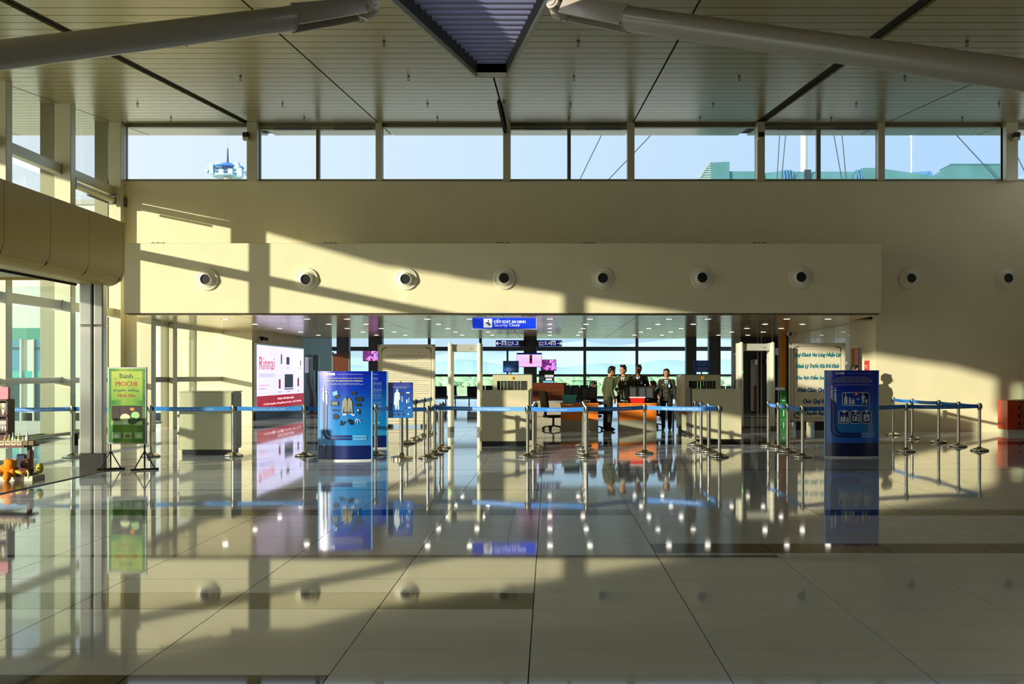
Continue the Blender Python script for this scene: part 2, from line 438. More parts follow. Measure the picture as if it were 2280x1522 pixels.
# ------------------------------------------------------------------ the setting: floor
YW = 28.2                                    # depth of the back wall
floor = struct(MB().box(-12.0, 14.3, -8, 72, -0.30, -0.022).build('floor', 'grout'))
tile_cache = {}
def floor_piece(x0, x1, y0, y1, dark):
    g = 0.003
    w, d = round(x1-x0-2*g, 4), round(y1-y0-2*g, 4)
    k = (w, d, dark)
    nm = 'dark_floor_tile' if dark else 'floor_tile'
    if k not in tile_cache:
        tile_cache[k] = MB().box(-w/2, w/2, -d/2, d/2, -0.02, 0).mesh(nm, bevel=0.0)
        tile_cache[k].materials.append(M['tile_dark' if dark else 'tile'])
    o = mobj(nm, tile_cache[k], None, floor, ((x0+x1)/2, (y0+y1)/2, 0))
    a = math.radians(0.035)
    o.rotation_euler = (random.uniform(-a, a), random.uniform(-a, a), 0)
    return o
TX0, TW = -0.10, 0.985                       # one joint and the width of a column of tiles
rowsA = [(4.3,4.82,0),(4.82,5.317,'a'),(5.317,5.817,0),(5.817,6.817,0),(6.817,7.317,'b'),(7.317,7.817,0),(7.817,8.75,0),(8.75,8.86,1),(8.86,9.85,0),(9.85,10.85,0),(10.85,11.35,0),(11.35,11.85,'c'),
         (11.85,12.85,0),(12.85,13.82,0),(13.82,13.92,'d'),(13.92,14.85,0),(14.85,15.85,0),(15.85,16.80,0),(16.80,16.90,1),(16.90,17.90,0),(17.90,18.90,0)]
rowsB = [(4.3,5.317,0),(5.317,5.817,0),(5.817,6.817,0),(6.817,7.817,0),(7.817,8.75,0),(8.75,8.86,'e'),(8.86,8.96,0),(8.96,9.46,1),(9.46,10.35,0),(10.35,11.35,0),(11.35,11.85,'f'),(11.85,12.85,0),
         (12.85,13.92,0),(13.92,14.85,0),(14.85,15.85,0),(15.85,16.80,0),(16.80,16.90,1),(16.90,17.90,0),(17.90,18.90,0)]
for i in range(-9, 11):
    x0 = TX0+i*TW; x1 = x0+TW; xc = (x0+x1)/2
    for y0, y1, dk in (rowsA if xc < 0.86 else rowsB):
        lim0, lim1 = fx(-60, y1), fx(2340, y1)
        if x1 < lim0 or x0 > lim1: continue
        if xc < -6.8 and y1 < 17.2: continue
        dark = {'a': xc < -1.1, 'b': xc < -0.1, 'c': -7 < xc < 0.9, 'd': xc < 0.3, 'e': xc < 1.9, 'f': xc > 3.0}.get(dk, bool(dk))
        floor_piece(x0, x1, y0, y1, dark)
# the tiles farther off and outside the picture: one part
fm = MB(); fd = MB()
for i in range(-13, 16):
    x0 = TX0+i*TW; x1 = x0+TW
    if x0 < -12.0 or x1 > 14.4: continue
    ys = [(a, a+1.0) for a in [18.90+k for k in range(53)]]+[(a, a+1.0) for a in range(-8, 4)]
    for y0, y1 in ys:
        if i in (-13,) and y0 > 71: continue
        (fd if (int(y0) % 7 == 1 and y0 > 19) else fm).box(x0+0.003, x1-0.003, y0+0.003, y1-0.003, -0.02, 0)
    xc = (x0+x1)/2
    for k in range(5, 19):
        if xc < -6.8 and k > 4: continue
        if x1 < fx(-60, k+1) or x0 > fx(2340, k+1): fm.box(x0+0.003, x1-0.003, k-0.097, k+0.897, -0.02, 0)
o = fm.build('far_floor_tile', 'tile', floor); o['kind'] = 'stuff'
o = fd.build('far_dark_floor_tile', 'tile_dark', floor); o['kind'] = 'stuff'
sf = MB().box(-11.6, -6.80, 4.0, 17.15, -0.02, 0.012).build('floor_shop', 'shop_floor'); struct(sf)

# ------------------------------------------------------------------ hall ceiling (rises towards the windows)
def cz(Y): return 5.475+0.0913*Y
SKX, SY0, SY1 = -1.14, 13.0, 21.45           # skylight axis, near and far end
def skw(Y): return 0.29+(SY1-Y)*0.139
T = 0.30
def slab(mb, x0a, x1a, y0, x0b, x1b, y1, up, th):
    """sloped slab between depth y0 (x0a..x1a) and y1 (x0b..x1b)"""
    b = [(x0a,y0,cz(y0)+up),(x1a,y0,cz(y0)+up),(x1b,y1,cz(y1)+up),(x0b,y1,cz(y1)+up)]
    mb.hexa(b, [(p[0],p[1],p[2]+th) for p in b])
XL, XR = -17.5, 14.6
cm = MB()
def xe(Y): return -12.0-5.5*min(max((Y-8.0)/6.0, 0), 1)        # outer roof edge, drawn in near the camera to let sun reach right wall
slab(cm, xe(SY0), SKX-skw(SY0), SY0, XL, SKX-skw(14.0), 14.0, 0.06, T)
slab(cm, XL, SKX-skw(14.0), 14.0, XL, SKX-skw(SY1), SY1, 0.06, T)
slab(cm, SKX+skw(SY0), XR, SY0, SKX+skw(SY1), XR, SY1, 0.06, T)
slab(cm, XL, XR, SY1, XL, XR, 30.62, 0.06, T)
ceiling = struct(cm.build('ceiling', 'joint'))
cm = MB(); slab(cm, -12.0, XR, -8, -12.0, XR, 8.0, 0.0, T); slab(cm, -12.0, XR, 8.0, xe(SY0), XR, SY0+0.25, 0.0, T); cm.build('ceiling_sheet', 'ceil_plain', ceiling)
bays = [(-18.6,-15.0,.02),(-15.0,-11.3,.02),(-11.3,-7.90,.09),(-7.90,-4.44,.09),(-4.44,-1.11,.02),(-1.11,2.19,.02),(2.19,5.48,.02),(5.48,8.79,.09),(8.79,12.1,.02),(12.1,14.6,.02)]
edges = [-17.5,-15.0,-11.3,-7.86,-4.44,-1.11,2.19,5.49,8.79,12.1,14.6]
gapw = {-7.86: 0.11, 5.49: 0.13}
PITCH = 0.47
pc = {}
for bi in range(len(edges)-1):
    x0 = edges[bi]+gapw.get(edges[bi], 0.018); x1 = edges[bi+1]-gapw.get(edges[bi+1], 0.018)
    big = 3 if bi in (0, 9) else 1
    y = 30.60
    while y > 13.2:
        y1 = y; y0 = y-PITCH*big+0.030; y -= PITCH*big
        if x1 < fx(-700, y1) or (bi < 2 and y0 < 15): continue
        if x0 > fx(2320, y1) and y1 < 28: continue
        xa0, xa1, xb0, xb1 = x0, x1, x0, x1
        if bi == 4 and y0 < SY1: xa1 = min(x1, SKX-skw(y0)-0.05); xb1 = min(x1, SKX-skw(min(y1, SY1))-0.05)
        if bi == 5 and y0 < SY1: xa0 = max(x0, SKX+skw(y0)+0.05); xb0 = max(x0, SKX+skw(min(y1, SY1))+0.05)
        cy = (y0+y1)/2; c0 = Vector((x0, cy, cz(cy)))
        plain = (xa0, xa1, xb0, xb1) == (x0, x1, x0, x1)
        key = (bi, big)
        if plain and key in pc: me = pc[key]
        else:
            mb = MB(); slab(mb, xa0, xa1, y0, xb0, xb1, y1, 0, 0.05)
            mb.v = [tuple(Vector(v)-c0) for v in mb.v]; me = mb.mesh('ceiling_panel'); me.materials.append(M['ceil'])
            if plain: pc[key] = me
        mobj('ceiling_panel', me, None, ceiling, c0)

# skylight with louvre blades
sky = struct(thing('window_15', None, None, (SKX, SY1, cz(SY1))))
def skp(x, Y, up): return Vector((x-SKX, Y-SY1, cz(Y)+up-cz(SY1)))
for s_ in (-1, 1):
    mb = MB(); a, b = s_*skw(SY0), s_*skw(SY1); e = s_*0.05
    mb.hexa([skp(SKX+a, SY0, -0.03), skp(SKX+a+e, SY0, -0.03), skp(SKX+b+e, SY1+.05, -0.03), skp(SKX+b, SY1+.05, -0.03)],
            [skp(SKX+a, SY0, 0.60), skp(SKX+a+e, SY0, 0.60), skp(SKX+b+e, SY1+.05, 0.60), skp(SKX+b, SY1+.05, 0.60)])
    mb.build('curb', 'frame_grey', sky)
mb = MB(); w1 = skw(SY1)
mb.hexa([skp(SKX-w1, SY1, -0.03), skp(SKX+w1, SY1, -0.03), skp(SKX+w1, SY1+.05, -0.03), skp(SKX-w1, SY1+.05, -0.03)],
        [skp(SKX-w1, SY1, 0.60), skp(SKX+w1, SY1, 0.60), skp(SKX+w1, SY1+.05, 0.60), skp(SKX-w1, SY1+.05, 0.60)])
mb.build('end_curb', 'frame_grey', sky)
mat('louvre', (168, 174, 216), 0.4); mat('louvre_gap_shade', (60, 62, 84), 0.5)
y = SY1-0.05
while y > SY0+0.5:
    w_ = skw(y)-0.01
    mb = MB(); p = [skp(SKX-w_, y, 0.26), skp(SKX+w_, y, 0.26), skp(SKX+w_+0.04, y-0.27, 0.42), skp(SKX-w_-0.04, y-0.27, 0.42)]
    mb.hexa(p, [q+Vector((0, 0.008, 0.02)) for q in p]); bl_ = mb.build('louvre_blade', 'louvre', sky)
    mb = MB(); q0 = [skp(SKX-w_, y-0.004, 0.225), skp(SKX+w_, y-0.004, 0.225), skp(SKX+w_, y+0.03, 0.225), skp(SKX-w_, y+0.03, 0.225)]; mb.hexa(q0, [q+Vector((0, 0, 0.04)) for q in q0]); mb.build('blade_gap_shade', 'louvre_gap_shade', bl_); y -= 0.36  # dark bar added under each blade to draw the shaded gap line

# ------------------------------------------------------------------ walls
ZS, ZH = fz(403, YW), fz(281, YW)            # clerestory sill and head
OPL, OPR, ZC = -10.62, 8.55, 2.92            # security hall opening and its ceiling
mb = MB().box(-11.66, 14.6, YW, YW+0.3, ZC+0.1, ZS)
mb.box(-11.66, OPL, YW, YW+0.3, -0.02, ZC+0.1).box(OPR, 14.6, YW, YW+0.3, -0.02, ZC+0.1)
struct(mb.build('wall_back', 'wall'))
HX0, HX1, HY = fx(275, 26.0), fx(1963, 26.0), 26.0
HZ0, HZ1 = fz(697, HY), fz(541, HY)
struct(MB().box(HX0, HX1, HY, YW-0.002, HZ0, HZ1).build('wall_header', 'wall', bevel=0.012))
struct(MB().box(14.3, 14.6, -8, YW, -0.02, 6.0).build('wall_right_light_block', 'wall_grey'))  # unseen wall added to cut the light on the right side
struct(MB().box(-6.0, 14.3, -8.3, -8.0, -0.02, 4.7).build('wall_front_light_block', 'wall_grey'))  # unseen wall added behind the camera, darkens the hall towards the right
struct(MB().box(-12.0, -11.66, -8, 6.4, -0.02, 6.0).build('wall_left_sun_block', 'wall'))  # unseen solid stretch added to keep sun off the foreground floor
wm = MB().box(-11.66, 14.6, YW+0.05, YW+0.25, ZH+0.0, cz(YW)+0.05)
struct(wm.build('trim_1', 'frame_grey'))
struct(MB().box(-11.5, 14.3, YW-0.03, YW+0.18, ZS-0.005, ZS+0.035).build('trim_2', 'frame_grey'))

# clerestory windows: (left px, right px, opening sash)
cl = [(282,553,0),(580,704,1),(712,838,1),(852,1121,0),(1137,1263,1),(1271,1396,1),(1412,1682,0),(1700,1818,1),(1827,1952,1),(1967,2232,0),(2262,2392,1)]
for n_, (a, b, op) in enumerate(cl, 1):
    x0, x1 = fx(a, YW), fx(b, YW); f_ = 0.055 if op else 0.03
    z0, z1 = ZS+0.03, ZH-(0.02 if op else 0.0)
    wroot = struct(bpy.data.objects.new('window_%d' % n_, None)); COL.objects.link(wroot); wroot.location = ((x0+x1)/2, YW, z0)
    hw = (x1-x0)/2; hh = z1-z0
    mb = MB().box(-hw-f_, -hw, -0.02, 0.10, 0, hh).box(hw, hw+f_, -0.02, 0.10, 0, hh).box(-hw, hw, -0.02, 0.10, 0, 0.02).box(-hw, hw, -0.02, 0.10, hh-(0.07 if op else 0.03), hh)
    mb.build('window_frame', 'frame_grey', wroot)
    MB().box(-hw, hw, 0.035, 0.045, 0.02, hh-0.03).build('pane', 'glass', wroot)
    if op:
        mb = MB().obox((0.12, -0.06, hh-0.05), (0.95, 0.06, 0.07)); mb.build('window_actuator', 'machine_dark', wroot)
for n_, (a, b, dp) in enumerate([(555,578,.25),(838,852,.14),(1121,1137,.25),(1396,1412,.14),(1682,1699,.25),(1952,1967,.14),(2232,2258,.25)], 3):
    struct(MB().box(fx(a, YW), fx(b, YW), YW-dp, YW+0.14, ZS-0.03 if dp > .2 else ZS, cz(YW)).build('trim_%d' % n_, 'steel_paint', bevel=0.01))

# ------------------------------------------------------------------ glass wall on the left
GX = -11.78
lg = bpy.data.objects.new('window_12', None); COL.objects.link(lg); lg.location = (GX, 20, 0); struct(lg)
ybays = [6.4, 8.9, 12.1, 15.4, 18.6, 21.85, 25.05, 28.15]
for y0, y1 in zip(ybays[:-1], ybays[1:]):
    for z0, z1 in ((0.12, 1.30), (1.40, 3.02), (3.22, 6.12)):
        MB().box(-0.006, 0.006, y0-20+0.04, y1-20-0.04, z0, z1).build('pane', 'glass_green', lg)
    MB().hexa([(-0.006,y0-20+.04,6.4),(0.006,y0-20+.04,6.4),(0.006,y1-20-.04,6.4),(-0.006,y1-20-.04,6.4)],
              [(-0.006,y0-20+.04,cz(y0)),(0.006,y0-20+.04,cz(y0)),(0.006,y1-20-.04,cz(y1)),(-0.006,y1-20-.04,cz(y1))]).build('pane', 'glass_green', lg)
    MB().box(-0.05, 0.05, y0-20, y1-20, 0.0, 0.12).build('bottom_rail', 'frame_grey', lg)
for y in (25.05, 28.05):
    MB().box(GX-0.02, GX+0.32, y-0.05, y+0.05, 0, cz(y)+0.03).build('mullion_fin', 'frame_grey', None)
    o = COL.objects[-1] if False else bpy.data.objects[-1]
fins = [o for o in bpy.data.objects if o.name.startswith('mullion_fin')]
for o in fins:
    mw = o.matrix_world.copy(); o.parent = lg; o.location = (-GX, -20, 0)
for (y, lb) in ((25.05, 'cream square steel column standing free along the glass wall'), (28.05, 'cream square steel column in the corner of glass wall and back wall'), (22.2, 'cream square steel column beside the shop canopy at the picture edge'), (15.4, 'cream square steel column behind the shop shelf')):
    w_ = {25.05: 0.19, 22.2: 0.13}.get(y, 0.16)
    t = thing('steel_column', lb, 'column', (-11.24, y, 0), group='columns of the glass wall')
    MB().box(-w_, w_, -0.13, 0.13, 0.0, cz(y)+0.03).build('shaft', 'steel_paint', t, bevel=0.012)
    MB().box(-w_-0.05, w_+0.05, -0.18, 0.18, 0.0, 0.03).build('base_plate', 'alu', t)
# rails between the columns
for zc_, hh_, lb in ((6.24, 0.24, 'upper'), (4.67, 0.22, 'second'), (3.10, 0.20, 'middle'), (1.35, 0.13, 'lower')):
    for y0, y1, wh in ((25.18, 28.0, 'between the free column and the corner column'), (15.53, 24.92, 'running from the free column behind the shop')):
        if lb == 'lower' and wh.startswith('running'): pass
        t = thing('glass_wall_rail', '%s cream steel rail of the glass wall %s' % (lb, wh), 'rail', (-11.36, (y0+y1)/2, zc_), group='rails of the glass wall')
        d = (y1-y0)/2
        MB().box(-0.09, 0.09, -d, d, -hh_/2, hh_/2).build('rail_beam', 'steel_paint', t, bevel=0.01)
        for e in (-1, 1): MB().box(-0.11, 0.11, e*d-0.02, e*d+0.02, -hh_/2-0.02, hh_/2+0.02).build('end_plate', 'alu', t)
t = thing('roller_blind', 'rolled cream sun blind tube hung under the upper rail', 'blind', (-11.25, 26.6, 5.98))
MB().cyl((0,-1.15,0), (0,1.15,0), 0.085, n=14).build('blind_tube', 'steel_paint', t, smooth=40)
for e in (-1.17, 1.17): MB().box(-0.1, 0.1, e-0.02, e+0.02, -0.12, 0.16).build('bracket', 'machine_dark', t)
MB().cyl((0.08,-0.5,-0.14), (0.08,0.7,-0.14), 0.03, n=8).build('motor_tube', 'machine_dark', t)
t = thing('rail_bracket', 'grey metal bracket plate on the wall at the end of the rail', 'bracket', (-11.14, YW-0.06, 5.98))
MB().box(-0.12, 0.12, -0.05, 0.055, -0.12, 0.12).build('bracket_plate', 'machine_dark', t, bevel=0.008)
for bx in (-0.07, 0.07):
    for bz in (-0.07, 0.07): MB().cyl((bx,-0.05,bz), (bx,-0.08,bz), 0.018, n=6).build('bolt', 'alu', t)
# low bumper rail along the glass
t = thing('bumper_rail', 'low steel bumper rail on short posts along the glass wall', 'rail', (-9.9, 22.5, 0))
MB().cyl((0,-5.2,0.27), (0,5.0,0.27), 0.035, n=10).build('rail_tube', 'alu', t, smooth=40)
for yy in (-4.6, -1.55, 1.5, 4.5):
    MB().box(-0.06, 0.06, -0.04, 0.04, 0, 0.25).build('post', 'steel_paint', t, bevel=0.006)

# ------------------------------------------------------------------ security hall behind the header
cb = struct(MB().box(-10.24, 8.0, HY+0.02, YW+0.28, ZC+0.03, ZC+0.05).box(-10.7, 13.0, YW+0.31, 42.7, ZC+0.03, ZC+0.2).build('ceiling_back', 'joint'))
yy = HY+0.16
ypan = []
while yy < 42.6: ypan.append((yy, min(yy+1.39, 42.7))); yy += 1.40
for x0, x1 in zip([-10.2,-7.6,-4.44,-1.11,2.19,5.49], [-7.6,-4.44,-1.11,2.19,5.49,8.0]):
    for y0, y1 in ypan:
        o = MB().box(x0+0.008-(x0+x1)/2, x1-0.008-(x0+x1)/2, 0.008, y1-y0-0.008, 0, 0.03).build('ceiling_panel', 'ceil_low', cb, loc=((x0+x1)/2, y0, ZC))
        o.rotation_euler = (math.radians(random.uniform(-.06, .06)), math.radians(random.uniform(-.05, .05)), 0)
for x0, x1 in ((-10.6, -10.2), (8.0, 8.55)):
    MB().box(x0, x1, YW+0.31, 42.7, ZC, ZC+0.03).build('ceiling_panel', 'ceil_low', cb)
# left glazing of the security hall
g2 = bpy.data.objects.new('window_13', None); COL.objects.link(g2); g2.location = (-10.55, 28.5, 0); struct(g2)
for y0, y1 in ((0.0, 1.25), (1.4, 3.6), (3.7, 6.2)):
    MB().box(-0.006, 0.006, y0, y1, 0.05, 1.30).build('pane', 'glass_green', g2); MB().box(-0.006, 0.006, y0, y1, 1.40, ZC).build('pane', 'glass_green', g2)
for yy in (1.3, 3.65): MB().box(-0.16, 0.03, yy-0.05, yy+0.05, 0, ZC).build('mullion', 'frame_grey', g2)
MB().box(-0.05, 0.05, 0, 6.2, 1.28, 1.42).build('transom', 'frame_grey', g2); MB().box(-0.06, 0.06, 0, 6.2, 2.80, ZC).build('head_rail', 'steel_paint', g2)
t = thing('steel_column', 'cream square column between glass and security hall opening below header', 'column', (-10.55, 28.35, 0), group='columns of the glass wall')
MB().box(-0.16, 0.16, -0.16, 0.16, 0, ZC+0.05).build('shaft', 'steel_paint', t, bevel=0.01)
t = thing('steel_column', 'slim cream column amid the security hall glazing', 'column', (-10.42, 29.9, 0), group='columns of the glass wall')
MB().box(-0.06, 0.06, -0.16, 0.16, 0, ZC).build('shaft', 'steel_paint', t, bevel=0.01)
struct(MB().box(-12.4, -9.56, 34.72, 41.9, -0.02, ZC).build('wall_pier', 'wall'))
struct(MB().box(-12.4, -9.56, 41.9, 47.5, -0.02, 3.6).build('wall_far_left', 'wall_dark'))
struct(MB().box(-9.56, -9.50, 34.9, 47.5, -0.02, 0.26).build('baseboard_left', 'wall_dark'))
# right side wall with a door
mb = MB().box(OPR, OPR+0.25, YW+0.3, 29.25, -0.02, ZC).box(OPR, OPR+0.25, 30.45, 38.5, -0.02, ZC).box(OPR, OPR+0.25, 29.25, 30.45, 2.3, ZC)
struct(mb.build('wall_side_right', 'wall'))
mat('panel_gloss', (234, 222, 176), 0.22, coat=0.4)
for k in range(6):
    y0 = 30.55+k*1.32
    MB().box(OPR-0.012, OPR, y0+0.01, y0+1.31, 0.1, ZC-0.02).build('wall_panel', 'panel_gloss', bpy.data.objects['wall_side_right'])
dr = bpy.data.objects.new('door_1', None); COL.objects.link(dr); dr.location = (OPR, 29.85, 0); struct(dr)
MB().box(-0.03, 0.2, -0.60, -0.52, 0, 2.3).box(-0.03, 0.2, 0.52, 0.60, 0, 2.3).box(-0.03, 0.2, -0.52, 0.52, 2.22, 2.3).build('door_frame', 'wall', dr)
leaf = MB().box(0.02, 0.06, 0.0, 0.52, 0.01, 2.22).build('door_leaf', 'orange_door', dr)
MB().box(0.0, 0.02, 0.04, 0.07, 0.95, 1.25).build('handle', 'chrome', leaf)
lf2 = MB().box(0.03, 0.07, -0.52, -0.01, 0.01, 2.22).build('door_leaf', 'tan_door', dr)
MB().cyl((-0.01,-0.06,1.3), (0.03,-0.06,1.3), 0.04, n=10).build('lock', 'chrome', lf2)

# lounge beyond: window wall, roof
wl_ = bpy.data.objects.new('window_14', None); COL.objects.link(wl_); wl_.location = (0, 70, 0); struct(wl_)
xs = [fx(p, 70) for p in (612, 727, 842, 956, 1070, 1186, 1302, 1418, 1534, 1650, 1766)]
for x in xs: MB().box(x-0.09, x+0.09, -0.1, 0.1, 0, 6.0).build('mullion', 'pillar', wl_)
MB().box(fx(1130, 70)-0.06, fx(1130, 70)+0.06, -0.1, 0.1, 1.5, 3.1).build('mullion', 'pillar', wl_)
for z0, z1 in ((3.03, 3.30), (1.36, 1.52), (0.0, 0.10)): MB().box(-20, 18, -0.12, 0.12, z0, z1).build('transom', 'pillar', wl_)
for x0, x1 in zip(xs[:-1], xs[1:]):
    for z0, z1 in ((0.1, 1.36), (1.52, 3.03), (3.3, 6.0)): MB().box(x0+.09, x1-.09, -0.006, 0.006, z0, z1).build('pane', 'glass_teal', wl_)
struct(MB().box(-26, 26, 42.72, 71, 6.0, 6.5).build('roof_lounge', 'concrete'))
struct(MB().box(-26, -12.0, 42, 72, -0.30, 0.0).build('floor_lounge_left', 'tile'))
struct(MB().box(14.3, 26, 42, 72, -0.30, 0.0).build('floor_lounge_right', 'tile'))
struct(MB().box(-11.6, 26, 30.8, 42.7, 6.2, 6.5).build('roof_back', 'concrete'))
# dark partition at the right end of the security hall
pw = struct(MB().box(7.35, 14.0, 41.4, 41.6, -0.02, ZC).build('wall_partition', 'partition'))
for a in (1687, 1695, 1719, 1733): MB().box(fx(a, 41.3)-0.025, fx(a, 41.3)+0.025, 41.28, 41.4, 0, ZC).build('metal_upright', 'alu', pw)
struct(MB().box(fx(1634, 41), 7.35, 41.3, 41.6, -0.02, ZC).build('wall_partition_end', 'wall_grey'))
MB().box(fx(1672, 41.3), fx(1686, 41.3), 41.33, 41.4, 0.1, fz(800, 41.3)).build('panel', 'wall_grey', pw)
MB().box(fx(1679, 41.3), fx(1686, 41.3), 41.30, 41.33, 0.12, fz(858, 41.3)).build('wood_panel', 'brown_wood', pw)
for a, b, c, d in ((1681,1687,800,811),(1706,1712,800,811),(1727,1733,775,790),(1727,1748,862,868)):
    MB().box(fx(a, 41.2), fx(b, 41.2), 41.2, 41.28, fz(d, 41.2), fz(c, 41.2)).build('light_panel', 'white_metal', pw)
struct(MB().box(fx(1737, 38.6), fx(1749, 38.6), 38.5, 38.7, fz(862, 38.6), ZC).build('trim_20', 'orange_panel'))
struct(MB().box(fx(1749, 38.6), fx(1757, 38.6), 38.4, 38.7, 0, ZC).build('trim_21', 'black'))
t = thing('green_sign_box', 'green floor sign box with white marks beside the black post', 'sign', (fx(1744, 36), 36, 0))
MB().box(-0.09, 0.09, -0.06, 0.06, 0, fz(868, 36)).build('box_body', 'green_panel', t)
MB().box(-0.05, 0.05, -0.065, -0.06, 0.62, 0.64).build('white_mark', 'white_print', t); MB().box(-0.01, 0.01, -0.065, -0.06, 0.10, 0.3).build('white_mark', 'white_print', t)

for a, b, lb, Y_ in ((1166,1195,'dark square pillar carrying the two blue gate signs',40.5),(1528,1551,'dark pillar left of the pair behind the scanner',41.2),(1579,1605,'dark pillar right of the pair behind the scanner',41.2),
                 (749,776,'bluish dark pillar above the brown board',41.8),(820,850,'dark pillar carrying the small wall screen',41.2)):
    t = thing('hall_pillar', lb, 'pillar', (fx((a+b)/2, Y_), Y_, 0), group='pillars of the security hall')
    w_ = (fx(b, Y_)-fx(a, Y_))/2
    MB().box(-w_, w_, 0, 2*w_, 0, ZC+0.02).build('shaft', 'pillar', t, bevel=0.03)
    MB().box(-w_-0.02, w_+0.02, -0.02, 2*w_+0.02, 0, 0.12).build('plinth', 'black', t)

# ------------------------------------------------------------------ outside
gm = MB(); gm.box(-600, 600, -300, 900, -1.2, -0.31); struct(gm.build('ground', 'concrete'))
gg = struct(MB().box(-600, 600, 95, 899, -0.31, -0.28).build('ground_grass', 'grass'))
def ridge(name, Y, f, m, x0, x1, n=90, depth=60):
    vs_, fs = [], []
    for i in range(n+1):
        x = x0+(x1-x0)*i/n; h = f(x)
        vs_ += [(x, Y-depth, -0.3), (x, Y-depth*0.55, h*0.55+random.uniform(-1, 1)*h*0.02), (x, Y, h), (x, Y+depth, -0.3)]
    for i in range(n):
        a = 4*i; b = a+4
        fs += [(a, b, b+1, a+1), (a+1, b+1, b+2, a+2), (a+2, b+2, b+3, a+3)]
    me = bpy.data.meshes.new(name); me.from_pydata(vs_, [], fs)
    for p in me.polygons: p.use_smooth = True
    return struct(mobj(name, me, m))
def hillf(x):
    px = PX+x*FOC/820
    b = np.interp(px, [500, 735, 850, 960, 1040, 1130, 1250, 1300, 1340, 1365, 1395, 1430, 1480, 1530, 1650, 1900], [800, 790, 800, 792, 778, 785, 764, 757, 765, 769, 767, 762, 756, 752, 758, 790])
    return EYE+(PY-b)*820/FOC
ridge('hill_ridge', 820, hillf, 'hill_far_hazed', -330, 330, 120, 120)
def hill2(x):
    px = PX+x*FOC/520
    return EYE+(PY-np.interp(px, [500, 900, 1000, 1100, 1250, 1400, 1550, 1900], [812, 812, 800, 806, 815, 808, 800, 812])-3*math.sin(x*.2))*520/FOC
ridge('hill_wooded', 520, hill2, 'hill_mid_hazed', -240, 240, 120, 60)
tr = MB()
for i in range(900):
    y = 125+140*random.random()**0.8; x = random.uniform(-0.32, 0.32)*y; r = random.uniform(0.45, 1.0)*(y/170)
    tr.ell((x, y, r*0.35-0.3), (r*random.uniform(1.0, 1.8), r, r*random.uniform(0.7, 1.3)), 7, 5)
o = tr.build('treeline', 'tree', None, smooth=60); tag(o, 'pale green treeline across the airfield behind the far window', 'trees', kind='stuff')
# neighbouring building seen through the left glass
bd = thing('terminal_annex', 'white annex building with teal window bands outside the glass wall', 'building', (-20, 42, -0.3))
BY = 42
def bpx(a, b, c, d, nm, m, dp=0.05, par=None):
    return MB().box(fx(a, BY)+20, fx(b, BY)+20, -dp, 0.0, fz(d, BY)+0.3, fz(c, BY)+0.3).build(nm, m, par or bd)
MB().box(-25, 7.3, 0, 8, 0, 8.4).build('wall', 'outside_white', bd)
MB().box(-25.1, 7.4, -0.1, 8.1, 8.4, 8.6).build('parapet', 'wall_grey', bd)
bpx(-300, 98, 730, 755, 'teal_band', 'teal_panel'); bpx(-300, 98, 826, 842, 'teal_band', 'bright_teal')
for a, b in ((-120, 0), (2, 48), (80, 98)):
    w_ = bpx(a, b, 755, 826, 'window', 'window_blue'); bpx(a, b, 773, 778, 'window_bar', 'window_dark', 0.09, w_)
    bpx(a, b, 846, 940, 'window', 'window_dark')
for a in (48, 76): bpx(a, a+3, 755, 942, 'drain_pipe', 'outside_white', 0.15)
bpx(-300, 130, 940, 955, 'plinth_band', 'wall_grey', 0.1)
bpx(395, 425, 832, 870, 'teal_band', 'teal_panel'); bpx(300, 330, 755, 800, 'window', 'window_blue')
# ------------------------------------------------------------------ roof struts
def strut(lb, a, b, side):
    a, b = Vector(a), Vector(b); d = (b-a).normalized(); ln = (b-a).length
    t = thing('roof_strut', lb, 'strut', a, group='tubular struts under the hall roof')
    s0, s1 = 0.95, 1.25
    u, v = quad_basis(d)
    flat = Vector((0, 1, 0)); flat = (flat-d*flat.dot(d)).normalized(); up = d.cross(flat).normalized()
    if up.z < 0: up = -up
    MB().cyl(d*s1, d*ln, 0.165, n=28).build('tube', 'strut_paint', t, smooth=40)
    MB().cyl(d*s1, d*(s1+0.02), 0.172, 0.172, n=28).build('weld_ring', 'strut_paint', t, smooth=40)
    # tapered fork end: two flanges and a web
    for e in (-1, 1):
        p = []
        for s_, h in ((0.12, 0.11), (s1, 0.15)):
            for k in (-1, 1):
                p.append(d*s_+up*(h*k))
        o_ = flat*(0.11*e)
        q = [p[0]+o_, p[2]+o_, p[3]+o_, p[1]+o_]
        MB().hexa(q, [x+flat*0.03*e for x in q]).build('fork_plate', 'strut_paint', t)
    q = [d*0.45-up*0.02-flat*0.1, d*s1-up*0.02-flat*0.1, d*s1-up*0.02+flat*0.1, d*0.45-up*0.02+flat*0.1]
    MB().hexa(q, [x+up*0.04 for x in q]).build('web_plate', 'strut_paint', t)
    pin = MB().cyl(-flat*0.2, flat*0.2, 0.10, n=20).build('pin', 'strut_paint', t, smooth=40)
    MB().cyl(-flat*0.22, flat*0.22, 0.06, n=16).build('pin_cap', 'strut_paint', pin, smooth=40)
    zc_ = cz(a.y)-a.z
    MB().prism([(-0.16, zc_), (-0.15, 0.0), (-0.11, -0.11), (0, -0.155), (0.11, -0.11), (0.15, 0.0), (0.16, zc_)], -0.04, 0.04, 'Y').build('hanger_plate', 'strut_paint', t)
    MB().box(-0.25, 0.25, -0.2, 0.2, zc_-0.02, zc_+0.02).build('ceiling_plate', 'strut_paint', t)
    return t
YS = 15.2
strut('thick grey tubular strut pinned to the ceiling, sloping down to the left glass wall', W(818, 20, YS), W(-420, 176, 10.9), -1)
strut('thick cream tubular strut pinned to the ceiling, sloping down to the right', W(1247, 20, YS), W(2660, 222, 10.2), 1)

